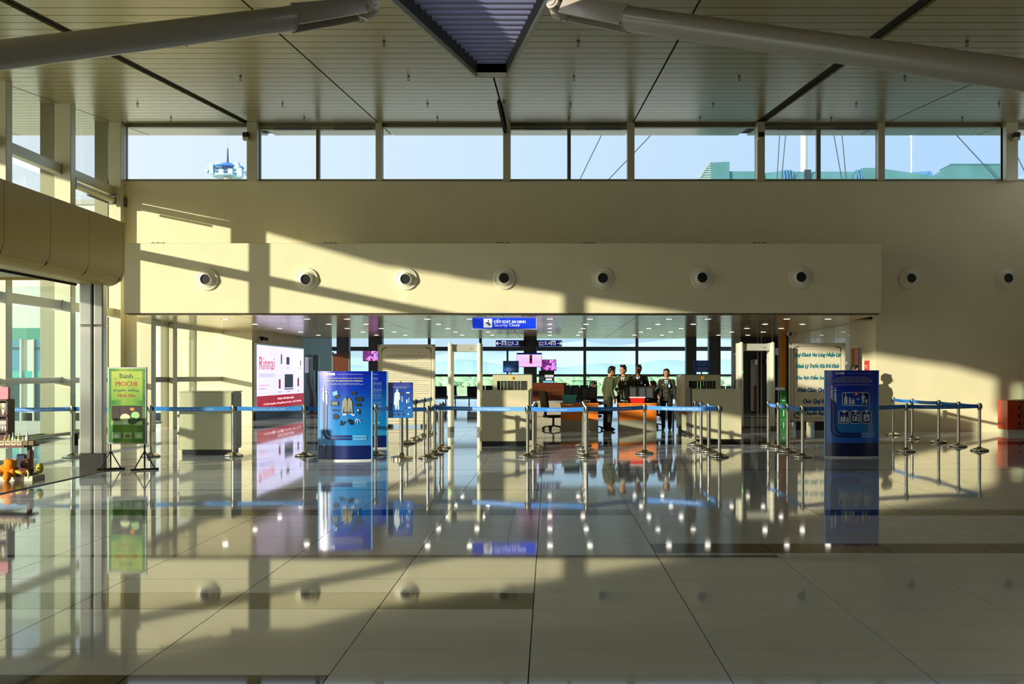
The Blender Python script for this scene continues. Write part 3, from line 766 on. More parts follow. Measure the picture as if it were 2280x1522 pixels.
# ------------------------------------------------------------------ air nozzles
mat('nozzle', (238, 232, 206), 0.35)
def nozzle(px, py, Y, aim, lb):
    p = W(px, py, Y)
    t = thing('air_nozzle', lb, 'air vent', p, group='round air nozzles in a row above the security hall')
    ax = Vector((0, -1, 0))
    MB().lathe([(0.20, 0.0), (0.262, 0.0), (0.27, 0.02), (0.262, 0.05), (0.235, 0.06), (0.215, 0.045), (0.20, 0.05)], 32, axis=ax).build('rim', 'nozzle', t, smooth=50)
    MB().lathe([(0.02, 0.02), (0.205, 0.02), (0.20, 0.07), (0.165, 0.085), (0.02, 0.09)], 32, axis=ax).build('inner_ring', 'nozzle', t, smooth=50)
    d = (ax+Vector((aim[0], 0, aim[1]))).normalized()
    c = ax*0.06; R = 0.165
    pr = [(R*math.sin(a), R*math.cos(a)) for a in [math.radians(x) for x in (100, 85, 70, 58, 50)]]
    MB().lathe(pr+[(0.128, 0.125), (0.122, 0.125), (0.115, 0.05), (0.02, 0.05)], 28, c=c, axis=d).build('ball', 'nozzle', t, smooth=50)
    MB().lathe([(0.005, 0.085), (0.118, 0.085), (0.118, 0.095), (0.005, 0.095)], 24, c=c, axis=d).build('opening', 'black', t)
nz = [(462,622,(0,-.08),'leftmost'),(684,621,(.02,-.18),'second'),(905,621,(-.03,-.12),'third'),(1123,620,(0,0),'fourth'),(1342,620,(-.02,0),'fifth'),(1562,619,(0,0),'sixth'),(1781,618,(-.02,.02),'seventh')]
for px, py, a, od in nz: nozzle(px, py, 26.0, a, 'round cream air nozzle with black opening, %s from left on the header' % od)
nozzle(2025, 620, YW, (0, 0), 'round cream air nozzle with black opening on the wall right of header')
nozzle(2240, 620, YW, (-.05, .0), 'round cream air nozzle at the right edge of the back wall')

# ------------------------------------------------------------------ ceiling lights and sprinklers
dl = None
XLIGHT = [-8.34, -6.24, -5.19, -3.13, -2.04, 0.03, 1.06, 3.10, 4.10, 6.14, 7.20]
ORD = ['first', 'second', 'third', 'fourth', 'fifth', 'sixth', 'seventh', 'eighth', 'ninth', 'tenth', 'eleventh']
for r, Y in enumerate((27.8, 30.6, 33.4, 36.2, 39.0)):
    for k, X in enumerate(XLIGHT):
        lb = 'round recessed downlight, %s from left in the %s row behind the header' % (ORD[k], ORD[r])
        if dl is None:
            t = thing('downlight', lb, 'ceiling light', (X, Y, ZC), group='downlights of the security hall ceiling')
            MB().lathe([(0.10, 0.0), (0.125, 0.0), (0.125, -0.004), (0.10, -0.006)], 20).build('rim', 'lamp_rim', t, smooth=50)
            MB().lathe([(0.002, -0.008), (0.06, -0.0075), (0.09, -0.005), (0.10, 0.0), (0.002, 0.0)], 20).build('lens', 'lamp', t, smooth=50)
            dl = t
        else:
            t = copy_tree(dl); t.location = (X, Y, ZC); t['label'] = lb
sp = None
SPX = [-9.5, -6.15, -2.8, 0.5, 3.8, 7.1, 10.4]
for r, Y in enumerate((27.1, 24.9, 21.5, 18.3)):
    for k, X in enumerate(SPX):
        if (r == 2 and k == 0) or X < fx(10, Y) or X > fx(2270, Y): continue
        px_ = PX+X*FOC/Y
        lb = 'small brass fire sprinkler under the hall ceiling, %s row from the windows, %s column' % (ORD[r], ORD[k])
        if sp is None:
            t = thing('fire_sprinkler', lb, 'sprinkler', (X, Y, cz(Y)), group='fire sprinklers under the hall ceiling')
            MB().lathe([(0.045, 0.0), (0.045, -0.008), (0.012, -0.012), (0.012, -0.06)], 10).build('escutcheon', 'brass_dark', t)
            MB().box(-0.028, -0.020, -0.004, 0.004, -0.11, -0.05).box(0.020, 0.028, -0.004, 0.004, -0.11, -0.05).box(-0.028, 0.028, -0.004, 0.004, -0.115, -0.107).box(-0.028, 0.028, -0.004, 0.004, -0.055, -0.047).build('yoke', 'brass_dark', t)
            MB().lathe([(0.002, -0.118), (0.035, -0.118), (0.035, -0.122), (0.002, -0.122)], 8).build('deflector', 'brass_dark', t)
            sp = t; t.scale = (0.75, 0.75, 0.75)
        else:
            t = copy_tree(sp); t.location = (X, Y, cz(Y)); t['label'] = lb
# small cameras / sensors on the clerestory posts and header clips
for px, lb in ((548, 'small beige sensor box with black top on the left clerestory post'), (1694, 'small beige sensor box with black top on the right clerestory post'), (2263, 'small beige sensor box with black top at the right picture edge')):
    p = W(px, 304, YW-0.36)
    t = thing('post_sensor', lb, 'sensor', p, group='sensor boxes on the clerestory posts')
    MB().box(-0.075, 0.075, -0.08, 0.08, -0.02, 0.10).build('hood', 'black', t, bevel=0.006)
    MB().box(-0.07, 0.07, -0.075, 0.075, -0.10, -0.02).build('sensor_body', 'machine', t, bevel=0.006)
    MB().cyl((0, 0.0, 0), (0.10 if px != 2263 else -0.08, 0.15, 0.03), 0.025, n=8).build('mount_arm', 'machine', t)
for px, lb in ((352, 'leftmost'), (735, 'second'), (1120, 'third'), (1312, 'fourth'), (1690, 'rightmost')):
    t = thing('cable_clip', 'tiny black cable clip on top of the header, %s of five' % lb, 'clip', (fx(px, 26.1), 26.1, HZ1), group='cable clips on the header')
    MB().box(-0.17, 0.17, -0.03, 0.03, 0, 0.018).build('clip_bar', 'black', t)
    for e in (-0.12, 0.0, 0.13): MB().cyl((e, 0, 0), (e, 0, 0.035), 0.012, n=6).build('clip_pin', 'black', t)

t = thing('post_bracket', 'dark wedge bracket between ceiling joint and the middle clerestory post', 'bracket', W(1124, 274, 27.9))
pz = lambda px, Y: (fx(px, Y)-t.location.x)
for nm_, p0, p1, p2 in (('left_plate', 1107, 1121, 24.6), ('right_plate', 1119, 1131, 24.6)):
    q0 = [(pz(p0, p2), p2-27.9, cz(p2)-0.05-t.location.z), (pz(p0, p2)+0.06, p2-27.9, cz(p2)-0.05-t.location.z), (pz(p1, 27.9)+0.08, 0, cz(27.9)-0.30-t.location.z), (pz(p1, 27.9), 0, cz(27.9)-0.30-t.location.z)]
    q1 = [(x, y, cz(y+27.9)-0.004-t.location.z) for x, y, z in q0]
    MB().hexa(q0, q1).build(nm_, 'joint' if nm_[0] == 'l' else 'frame_grey', t)

# ------------------------------------------------------------------ hanging signs
p = W(1123, 719.5, 26.4)
t = thing('security_sign', 'blue hanging sign reading Security Check in white letters below the header', 'sign', p, group='hanging signs')
sw, sh = 144*26.4/FOC, 28*26.4/FOC
MB().box(-sw/2, sw/2, -0.06, 0.06, -sh/2, sh/2).build('sign_frame', 'white_metal', t)
MB().box(-sw/2+0.02, sw/2-0.02, -0.066, -0.06, -sh/2+0.02, sh/2-0.02).build('sign_face', 'sign_blue', t)
for e in (-0.46, 0.45): MB().cyl((e, 0, sh/2), (e, 0, HZ0-p.z+0.0), 0.012, n=8).build('hanger_rod', 'machine_dark', t)
K = sw/144.0
def sx(a): return (a-1123)*K
def sz(b): return (719.5-b)*K
F_ = -0.068
MB().box(sx(1077), sx(1096), F_-.002, F_, sz(729), sz(709.5)).build('pictogram_plate', 'sign_white', t)
pg = MB(); y_ = F_-0.006
def pgp(pts): pg.prism([(sx(a), sz(b)) for a, b in pts], y_, y_+0.003, 'Y')
pgp([(1086.3,715.5),(1089.6,715.5),(1089.6,713),(1086.3,713)]); pgp([(1085.4,717),(1088,717.2),(1092.4,720),(1092.4,724.6),(1087,724.6),(1086.4,720.6),(1083.6,721.4),(1081,718.6),(1081.8,718.2),(1083.8,719.6)])
pg.build('pictogram', 'navy_print', t)
MB().prism([(sx(a), sz(b)) for a, b in ((1087.4,721.8),(1091.2,718.9),(1091.8,719.6),(1088,722.6))], y_-0.004, y_-0.002, 'Y').build('pictogram_sash', 'sign_white', t)
text('lettering', 'KIỂM SOÁT AN NINH', 'sign_white', t, (sx(1135), F_-.003, sz(714.6)), (1,0,0), (0,0,1), 70*K, 10.0*K, bold=0.012)
text('lettering', 'Security Check', 'sign_white', t, (sx(1129), F_-.003, sz(724.6)), (1,0,0), (0,0,1), 57*K, 8.4*K)

def gate_sign(px0, px1, t_num, left, lb):
    Y = 40.2; p = W((px0+px1)/2, 764, Y); k = Y/FOC; w_ = (px1-px0)*k/2; h_ = 7*k
    t = thing('gate_sign', lb, 'sign', p, group='hanging signs')
    MB().box(-w_, w_, 0, 0.12, -h_, h_).build('sign_box', 'navy_sign', t)
    pr = Print(t, -w_, -h_, 2*w_, 2*h_, 0.0)
    c = lambda a: (a-px0)*k
    if left:
        ax, sgn, gx, tx, nx = 1110, -1, 1122, 1134.5, 1148
    else:
        ax, sgn, gx, tx, nx = 1245.5, 1, 1232, 1205, 1219
    pr.strip('arrow', 'sign_white', [(c(ax-5), h_), (c(ax+5), h_)], 1.5*k)
    pr.strip('arrow', 'sign_white', [(c(ax+sgn*1), h_+4*k), (c(ax+sgn*5), h_), (c(ax+sgn*1), h_-4*k)], 1.6*k)
    pr.strip('gate_pictogram', 'sign_white', [(c(gx-4), h_-4.5*k), (c(gx-4), h_+4.5*k), (c(gx+4), h_+4.5*k), (c(gx+4), h_-4.5*k)], 1.8*k)
    pr.rect('gate_pictogram', 'sign_white', c(gx-0.6), c(gx+0.6), h_-4*k, h_+2*k)
    pr.text('lettering', 'CỔNG', 'sign_white', c(tx), h_+2.6*k, 12*k, 4.6*k); pr.text('lettering', 'Gates', 'sign_white', c(tx), h_-2.8*k, 11*k, 3.6*k)
    pr.text('lettering', t_num, 'sign_white', c(nx), h_, 13*k, 8*k, bold=0.015)
    e = 1 if left else -1
    MB().box(e*w_-(0 if left else 0.16), e*w_+(0.16 if left else 0), 0.02, 0.42, -h_, h_).build('mount_bracket', 'black', t)
gate_sign(1104, 1157, '1,2', True, 'blue gate sign with left arrow and the numbers 1,2')
gate_sign(1199, 1251, '3,4', False, 'blue gate sign with right arrow and the numbers 3,4')

# ------------------------------------------------------------------ screens and small boards on the pillars
def screen(name, lb, px0, px1, py0, py1, Y, m, par=None, arm=True):
    p = W((px0+px1)/2, (py0+py1)/2, Y); k = Y/FOC; w_, h_ = (px1-px0)*k/2, (py1-py0)*k/2
    t = thing(name, lb, 'screen', p, group='screens on the pillars')
    MB().box(-w_, w_, 0, 0.07, -h_, h_).build('housing', 'black', t, bevel=0.006)
    MB().box(-w_+0.015, w_-0.015, -0.004, 0.0, -h_+0.015, h_-0.015).build('display', m, t)
    if arm: MB().box(-0.05, 0.05, 0.07, 0.16, -0.06, 0.06).build('wall_mount', 'machine_dark', t)
    return t, w_, h_, k
t, w_, h_, k = screen('flight_screen', 'flight information screen with lavender table on the dark pillar', 1150, 1207, 785, 817, 40.2, 'screen_table')
pr = Print(t, -w_, -h_, 2*w_, 2*h_, -0.004)
pr.rect('screen_header', 'navy_sign', 0.02, 2*w_-0.02, 2*h_-4*k, 2*h_-0.5*k)
for i in range(7): pr.rect('table_row', 'grey_print', 3*k, 2*w_-3*k, 2*h_-(7+2.6*i)*k, 2*h_-(6.6+2.6*i)*k)
pr.rect('status_column', 'navy_print', 29*k, 35*k, 2*h_-24*k, 2*h_-4.5*k, 2)
for i in (1, 2, 5, 6): pr.rect('status_mark', 'crimson', 29.2*k, 34.8*k, 2*h_-(6.6+2.6*i)*k, 2*h_-(4.8+2.6*i)*k, 3)
screen('wall_television', 'television with pink and blue picture right of the flight screen', 1204, 1239, 800, 825, 40.35, 'screen_video')
screen('wall_television', 'small television with purple picture on the left dark pillar', 808, 842, 780, 804, 41.0, 'screen_video')
t = thing('info_kiosk', 'black information kiosk with white and blue screen on the brown counter', 'kiosk', W(1217, 852, 33.2), group='screens on the pillars')
k = 33.2/FOC
MB().box(-17*k, 17*k, 0, 0.1, 0.0, 27*k).build('housing', 'black', t)
for a, b, c, d, m in ((-4, 15, 12, 18, 'sign_white'), (-2, 12, 6, 10, 'sign_white'), (-8, 15, 0.5, 4.5, 'sky_print'), (-15, -6, 8, 16, 'grey_print')): MB().box(a*k, b*k, -0.004, 0, c*k, d*k).build('display', m, t)
text('lettering', 'QUẦY THÔNG TIN', 'grey_print', t, (0, -0.006, 22.5*k), (1,0,0), (0,0,1), 26*k, 3*k)

def notice(lb, px0, px1, py0, py1, Y, foot):
    p = W((px0+px1)/2, py1, Y); k = Y/FOC; w_ = (px1-px0)*k/2; h_ = (py1-py0)*k
    t = thing('blue_notice', lb, 'sign', (p.x, Y, 0), group='blue notices on poles')
    MB().box(-w_, w_, 0, 0.03, p.z, p.z+h_).build('notice_panel', 'sign_blue_dull', t)
    MB().cyl((0, 0.05, 0), (0, 0.05, p.z+h_*0.6), 0.02, n=8).build('pole', 'machine_dark', t)
    MB().lathe([(0.002, 0), (0.16, 0), (0.15, 0.02), (0.002, 0.03)], 16, c=(0, 0.05, 0)).build('foot', 'machine_dark', t)
    pr = Print(t, -w_, p.z, 2*w_, h_, 0.0)
    for i, (s_, f) in enumerate((('QUÝ KHÁCH VUI LÒNG', .5), ('LẤY LAPTOP VÀ THIẾT BỊ ĐIỆN TỬ', .8), ('RA KHỎI HÀNH LÝ', .5))): pr.text('lettering', s_, 'pale_print', w_, h_*(0.84-0.12*i), 2*w_*f, h_*0.06)
    for i, (s_, f) in enumerate((('PLEASE TAKE OUT YOUR', .55), ('LAPTOP AND ELECTRONIC DEVICES', .84), ('FROM YOUR LUGGAGE', .5))): pr.text('lettering', s_, 'pale_print', w_, h_*(0.36-0.11*i), 2*w_*f, h_*0.055)
    return t
notice('square blue notice on a pole above the left baggage scanner', 1120, 1155, 803, 829, 31.5, 0)
notice('square blue notice on a pole above the right baggage scanner', 1545, 1580, 802, 828, 31.5, 0)
t = thing('brown_board', 'plain red-brown standing board in front of the bluish pillar', 'board', (fx(759, 36), 36, 0), group='boards')
k = 36/FOC
MB().box(-18*k, 18*k, 0, 0.05, 0.25, fz(787, 36)).build('board_face', 'brown_wood', t)
for e in (-18*k, 18*k): MB().box(e-0.025, e+0.025, -0.01, 0.07, 0.0, fz(784, 36)).build('board_post', 'machine_dark', t)
for e in (-18*k, 18*k): MB().box(e-0.03, e+0.03, -0.2, 0.26, 0.0, 0.04).build('board_foot', 'machine_dark', t)
# white light boxes and curved kiosk at the far left, kiosk at the right
for (a, b, c, d, Y, lb) in ((671.5, 679, 769, 790, 43, 'small white wall box above the far end of the advertising lightbox'), (697, 709.5, 789.5, 824, 43.5, 'tall white wall box left of the brown board')):
    p = W((a+b)/2, (c+d)/2, Y); k = Y/FOC
    t = thing('white_wall_box', lb, 'light box', p, group='white wall boxes')
    MB().box(-(b-a)*k/2, (b-a)*k/2, 0, 0.12, -(d-c)*k/2, (d-c)*k/2).build('box_body', 'white_metal', t, bevel=0.01)
    MB().box(-(b-a)*k/2+0.02, (b-a)*k/2-0.02, -0.006, 0, -(d-c)*k/2+0.02, (d-c)*k/2-0.02).build('box_face', 'badge', t)
    MB().box(-0.03-9.56+9.56, 0.03, 0.12, 0.3, -0.03, 0.03).build('box_arm', 'machine_dark', t)
    MB().box(-0.03, 0.03, 0.12, 0.18, -p.z, 0.0).build('box_stem', 'machine_dark', t)
def kiosk(lb, px, Y, mir, zt):
    t = thing('check_in_kiosk', lb, 'kiosk', (fx(px, Y), Y, 0), group='slim kiosks')
    pr = [(0.0, 0), (0.13, 0), (0.13, 0.55), (0.10, 0.85), (-0.02, 1.25), (-0.04, zt), (-0.12, zt), (-0.13, 1.2), (-0.03, 0.8), (0.0, 0.5)]
    pr = [(mir*a, b) for a, b in pr]
    MB().prism(pr, -0.25, 0.25, 'Y').build('curved_back', 'pillar' if mir > 0 else 'machine_dark', t, bevel=0.01)
    MB().box(min(-0.2*mir, -0.05*mir), max(-0.2*mir, -0.05*mir), -0.26, 0.2, zt-0.55, zt+0.05).build('screen_head', 'white_metal', t, bevel=0.01)
    MB().box(-0.3, 0.3, -0.3, 0.3, 0, 0.03).build('base', 'machine_dark', t)
kiosk('slim kiosk with curved white edge beside the dark far wall', 694, 40.8, 1, 2.1)
kiosk('slim kiosk with curved dark back right of the right scanner', 1632, 36.0, -1, 2.15)

# ------------------------------------------------------------------ advertising light box on the pier wall
t = thing('advertising_lightbox', 'large lavender advertising lightbox reading Rinnai on the left wall', 'light box', (-9.55, 34.8, 0))
XA = 0.10
MB().box(0, XA, 0, 6.8, 0.28, 2.52).build('lightbox_frame', 'alu', t, bevel=0.01)
fa = MB().box(XA, XA+0.004, 0.07, 6.73, 0.34, 2.46).build('lit_face', 'ad_lavender', t)
fa.data.materials[0] = M['ad_lavender']
def adp(nm, m, y0, y1, z0, z1): return MB().box(XA+0.004, XA+0.007, y0, y1, z0, z1).build(nm, m, t)
mat('ad_red', (210, 50, 60), 0.4, emit=0.55); mat('ad_ink', (60, 66, 84), 0.4, emit=0.25); mat('ad_grey', (130, 140, 170), 0.4, emit=0.4); mat('ad_white', (250, 240, 250), 0.4, emit=0.9)
adp('red_band', 'crimson', 0.07, 6.73, 0.34, 0.78)
def adt(s_, m, y, z, w, h, **k): text('lettering', s_, m, t, (XA+0.009, y, z), (0,1,0), (0,0,1), w, h, **k)
adt('Rinnai', 'ad_red', 1.32, 1.86, 1.95, 0.42, bold=0.01); adt('EXPERIENCE OUR INNOVATION', 'ad_grey', 1.32, 1.46, 1.95, 0.13)
adt('Sưởi ấm mái ấm', 'ad_red', 0.95, 1.14, 1.25, 0.09); adt('www.rinnai.com', 'ad_ink', 0.75, 1.02, 0.85, 0.06)
adt('TRUNG TÂM BẢO HÀNH', 'ad_white', 3.9, 0.66, 2.4, 0.09); adt('12 Trần Hưng Đạo, Dương Đông, Phú Quốc - 0297 3 980 980', 'ad_white', 3.6, 0.50, 5.4, 0.09)
for nm, m, y0, y1, z0, z1 in (('water_heater_picture','ad_ink',2.9,3.15,1.0,1.32),('stove_picture','ad_ink',3.75,5.0,1.02,1.5),('water_heater_picture','ad_ink',5.7,5.95,1.05,1.36),('tall_heater_picture','ad_ink',3.2,3.36,1.86,2.2),('hood_picture','ad_ink',4.0,4.45,1.85,2.12),('shower_picture','ad_ink',6.15,6.27,1.82,2.02)):
    adp(nm, m, y0, y1, z0, z1)
adp('heater_red_print', 'ad_red', 2.95, 3.08, 1.06, 1.26); adp('heater_red_print', 'ad_red', 5.75, 5.9, 1.1, 1.22); adp('stove_edge_print', 'ad_ink', 3.72, 5.03, 0.95, 0.99)
for y, w in ((3.05, .45), (4.35, .5), (5.85, .35), (4.2, .3), (6.2, .3)): adp('caption_line', 'ad_grey', y-w/2, y+w/2, 0.87 if y > 4.3 and w > .3 or y < 4 else 1.72, 0.89 if y > 4.3 and w > .3 or y < 4 else 1.74)
for y, z, lb in ((35.6, 2.66, 'small black security camera above the advertising lightbox'),):
    t = thing('security_camera', lb, 'camera', (-9.45, y, z), group='security cameras')
    MB().cyl((-0.1, 0, 0.05), (0.05, 0, 0.05), 0.03, n=8).build('wall_arm', 'black', t); MB().obox((0.12, -0.08, 0.0), (0.1, 0.32, 0.1), (0.1, 0, 0.5)).build('camera_body', 'black', t, bevel=0.01)
    MB().cyl((0.04, -0.22, -0.02), (0.03, -0.27, -0.025), 0.045, n=12).build('lens', 'black_gloss', t)
t = thing('dome_camera', 'white dome camera on the edge of the right side wall', 'camera', W(1760, 741, 37.5), group='security cameras')
MB().cyl((0.13, 0, 0.0), (0.0, 0, 0.0), 0.035, n=10).build('wall_arm', 'white_metal', t, smooth=40); MB().ell((0, 0, -0.02), (0.13, 0.13, 0.12)).build('dome', 'white_metal', t, smooth=60); MB().ell((-0.02, -0.08, -0.05), (0.06, 0.06, 0.06)).build('lens', 'black_gloss', t, smooth=60)
t = thing('red_wall_sign', 'narrow red sign plate on the wall right of the door', 'sign', (OPR-0.02, 28.95, 1.5))
MB().box(0, 0.02, -0.2, 0.2, -0.1, 0.36).build('plate', 'red_plastic', t); text('lettering', 'PCCC', 'white_print', t, (-0.003, 0, 0.2), (0,-1,0), (0,0,1), 0.26, 0.09)

# ------------------------------------------------------------------ tall printed boards
def board(lb, px0, px1, py0, py1, Y, legs):
    p = W((px0+px1)/2, py1, Y); k = Y/FOC; w_ = (px1-px0)*k/2; h_ = (py1-py0)*k
    t = thing('notice_board', lb, 'board', (p.x, Y, 0), group='tall cream notice boards')
    z0 = max(p.z, 0.06)
    MB().box(-w_, w_, 0, 0.08, z0, z0+h_).build('board_panel', 'board', t, bevel=0.008)
    MB().box(-w_-0.02, -w_+0.03, -0.012, 0.09, z0-0.02, z0+h_+0.02).box(w_-0.03, w_+0.02, -0.012, 0.09, z0-0.02, z0+h_+0.02).box(-w_, w_, -0.012, 0.09, z0+h_-0.03, z0+h_+0.02).box(-w_, w_, -0.012, 0.09, z0-0.02, z0+0.03).build('board_frame', 'board_edge', t)
    for e in legs: MB().box(e-0.14, e+0.14, -0.05, 0.3, 0, z0).build('board_foot', 'partition', t)
    pr = Print(t, -w_, z0, 2*w_, h_, 0.0)
    a, b, c, d = 0.09, 2*w_-0.09, 0.09, h_-0.07
    for q in ([(a,c),(a,d)], [(a,d),(b,d)], [(b,d),(b,c)], [(b,c),(a,c)]): pr.strip('border_line', 'ink', q, 0.010)
    for (u, v, s1, s2) in ((a,d,1,-1),(b,d,-1,-1),(a,c,1,1),(b,c,-1,1)):
        pr.strip('corner_ornament', 'ink', [(u, v+s2*0.14), (u+s1*0.02, v+s2*0.04), (u+s1*0.05, v+s2*0.03), (u+s1*0.15, v)], 0.022)
    return t, pr, 2*w_, h_
t, pr, w, h = board('tall cream board densely printed with regulations left of the metal detector', 843, 967, 768, 944, 30.6, (-0.55, 0.55))
pr.text('lettering', 'BỘ GIAO THÔNG VẬN TẢI', 'red_print', w*0.26, h*0.93, w*0.28, 0.03); pr.text('lettering', 'CỘNG HÒA XÃ HỘI CHỦ NGHĨA VIỆT NAM', 'red_print', w*0.68, h*0.93, w*0.46, 0.03)
pr.text('lettering', 'Độc lập - Tự do - Hạnh phúc', 'red_print', w*0.66, h*0.905, w*0.28, 0.026)
pr.text('lettering', 'GIẤY TỜ CỦA HÀNH KHÁCH SỬ DỤNG ĐI TÀU BAY', 'red_print', w*0.5, h*0.868, w*0.72, 0.05, bold=0.01); pr.text('lettering', '(Ban hành kèm theo Thông tư số 45/2017/TT-BGTVT ngày 17/11/2017', 'blue_print', w*0.5, h*0.842, w*0.6, 0.03); pr.text('lettering', 'của Bộ trưởng Bộ Giao thông vận tải)', 'blue_print', w*0.5, h*0.818, w*0.38, 0.03)
reg = ['1. Hành khách khi làm thủ tục đi tàu bay trên các chuyến bay quốc tế xuất trình hộ chiếu', 'hoặc giấy thông hành, thị thực rời, thẻ thường trú, thẻ tạm trú, chứng minh nhân dân', 'hoặc các giấy tờ khác được sử dụng để xuất cảnh, nhập cảnh theo quy định của pháp luật', 'về xuất cảnh, nhập cảnh của Việt Nam hoặc theo quy định của quốc gia liên quan',
       '2. Hành khách mang quốc tịch nước ngoài khi làm thủ tục đi tàu bay trên các chuyến bay', 'nội địa phải xuất trình hộ chiếu hoặc giấy thông hành, thị thực rời, thẻ thường trú']
for i in range(26):
    v = h*(0.775-0.0275*i)
    if i in (4, 9, 15, 20): pr.text('lettering', '%d. Hành khách xuất trình một trong các loại giấy tờ sau' % (i//4+1), 'ink', w*0.09, v, w*0.6, 0.026, al='l'); continue
    pr.text('lettering', reg[i % 6], 'ink', w*0.5, v, w*0.82, 0.026)
t, pr, w, h = board('tall cream board with slanted teal greeting lines at the right', 1760, 1880, 765, 938, 28.9, (-0.45, 0.05))
for i, (s_, m, f, u0) in enumerate((('Quý Khách Vui Lòng Nhận Lại', 'teal_print', .86, .5), ('Hành Lý Trước Khi Rời Khỏi', 'teal_print', .80, .5), ('Khu Vực Kiểm Soát An Ninh', 'teal_print', .80, .5), ('Kính Chào Quý Khách', 'blue_print', .74, .5), ('Chúc Quý Khách', 'blue_print', .55, .5), ('Một Chuyến Bay An Toàn', 'blue_print', .84, .5))):
    v = h*(0.855-0.145*i-(0.02 if i > 2 else 0)); pr.text('lettering', s_, m, w*u0, v, w*f, 0.15, shear=0.35, bold=0.02)
    pr.text('lettering_shadow', s_, 'ink' if i > 2 else 'blue_print', w*u0+0.014, v-0.010, w*f, 0.15, shear=0.35, layer=1)

# ------------------------------------------------------------------ blue totem posters
def totem(lb, px0, px1, ytop, ybase, m, bow=0.10):
    Y = fy(ybase); k = Y/FOC; w = (px1-px0)*k; h = (ybase-ytop)*k
    t = thing('poster_totem', lb, 'poster stand', (fx((px0+px1)/2, Y), Y, 0), group='blue totem posters')
    n = 14; vs_ = []
    for z in (0.02, h):
        for i in range(n+1):
            x = -w/2+w*i/n; q = 2*i/n-1; vs_.append((x, -bow*(1-q*q), z))
        for i in range(n, -1, -1):
            x = -w/2+w*i/n; q = 2*i/n-1; vs_.append((x, 0.06+bow*(1-q*q), z))
    N = 2*(n+1)
    fs = [(i, (i+1) % N, N+(i+1) % N, N+i) for i in range(N)]+[tuple(range(N-1, -1, -1)), tuple(range(N, 2*N))]
    MB().add(vs_, fs).build('totem_body', m, t, smooth=30)
    vb = [(v[0]*1.01, v[1]*1.1, 0.0 if i < N else 0.025) for i, v in enumerate(vs_)]
    MB().add(vb, fs).build('base_strip', 'white_metal', t, smooth=30)
    for e in (-1, 1): MB().box(e*w/2-0.008, e*w/2+0.008, -0.01, 0.07, 0.02, h).build('side_trim', 'sky_print', t)
    return t, Print(t, -w/2, 0.0, w, h, 0.0, bow), w, h
def plane_icon(pr, u, v, s, m='pale_print', layer=2):
    P_ = lambda pts: [(u+a*s, v+b*s) for a, b in pts]
    pr.poly('plane_icon', m, [P_([(-.06,-.5),(.06,-.5),(.09,.3),(0,.62),(-.09,.3)]), P_([(-.5,-.12),(-.06,.16),(-.06,-.02)]), P_([(.5,-.12),(.06,-.02),(.06,.16)]), P_([(-.22,-.5),(-.04,-.34),(.04,-.34),(.22,-.5)])], layer)
def swoosh(pr, w, h):
    for du, col in ((0.0, 0), (1.0, 1)):
        u = w*(0.105+0.062*du); vt = h*(0.70-0.03*du); vb = h*(0.245+0.030*du); r = w*0.13
        cs = [(u, vt), (u, vb+r)]+[(u+r-r*math.cos(a), vb+r-r*math.sin(a)) for a in [math.radians(x) for x in (15, 30, 45, 60, 75, 90)]]+[(w*0.64, vb)]
        pr.strip('swoosh_line', 'navy_print', cs, w*0.036, 1)
        pr.strip('swoosh_tail', 'sky_print', [(w*0.66, vb), (w*0.91, vb)], w*0.030, 1)
        pr.poly('swoosh_head', 'pale_print', [[(u-w*0.018, vt+h*0.075), (u+w*0.018, vt+h*0.075), (u+w*0.018, vt-h*0.055), (u-w*0.018, vt-h*0.01)]], 2)
        plane_icon(pr, u, vt+h*0.10, w*0.10)
def head_print(pr, w, h, lines):
    pr.rect('logo_plate', 'pale_print', w*0.17, w*0.33, h*0.955, h*0.978); pr.text('lettering', 'ACV', 'navy_print', w*0.22, h*0.9665, w*0.08, h*0.016, layer=3, bold=0.02)
    pr.text('lettering', 'TỔNG CÔNG TY CẢNG HÀNG KHÔNG VIỆT NAM', 'white_print', w*0.61, h*0.966, w*0.46, h*0.012)
    for s_, v, f, m, hh in lines: pr.text('lettering', s_, m, w*0.5, h*v, w*f, h*hh, bold=0.012)

t, pr, w, h = totem('blue totem poster showing a grey jacket, shoes and small items', 709, 828, 826, 1025, 'poster_blue')
head_print(pr, w, h, (('CÁC VẬT DỤNG PHẢI KIỂM TRA SOI CHIẾU RIÊNG', 0.922, .70, 'yellow_print', .015), ('ITEMS MUST BE UNDER SEPARATE SCREENING', 0.892, .68, 'yellow_print', .015), ('Theo Quy định về an ninh hàng không dân dụng Việt Nam', 0.864, .58, 'white_print', .009), ('Following the regulations on civil aviation security of Viet Nam Civil Aviation Authority', 0.852, .70, 'white_print', .008)))
swoosh(pr, w, h)
def itm(nm, m, pls, layer=2): pr.poly(nm, m, [[(w*a, h*b) for a, b in pl] for pl in pls], layer)
mat('jacket_grey', (158, 158, 140), 0.6)
itm('jacket_print', 'jacket_grey', [[(.46,.535),(.47,.66),(.51,.70),(.54,.705),(.56,.69),(.58,.705),(.61,.70),(.65,.66),(.66,.535),(.64,.53),(.61,.62),(.62,.53),(.50,.53),(.51,.62),(.475,.53)]])
itm('jacket_collar_print', 'ink', [[(.535,.705),(.56,.715),(.585,.705),(.56,.672)]], 3); itm('jacket_zip_print', 'ink', [[(.557,.675),(.563,.675),(.563,.535),(.557,.535)], [(.50,.548),(.62,.548),(.62,.535),(.50,.535)]], 3)
itm('laptop_print', 'sky_print', [[(.28,.765),(.37,.785),(.385,.745),(.30,.72)]]); itm('laptop_print', 'ink', [[(.30,.72),(.385,.745),(.43,.725),(.35,.69)]])
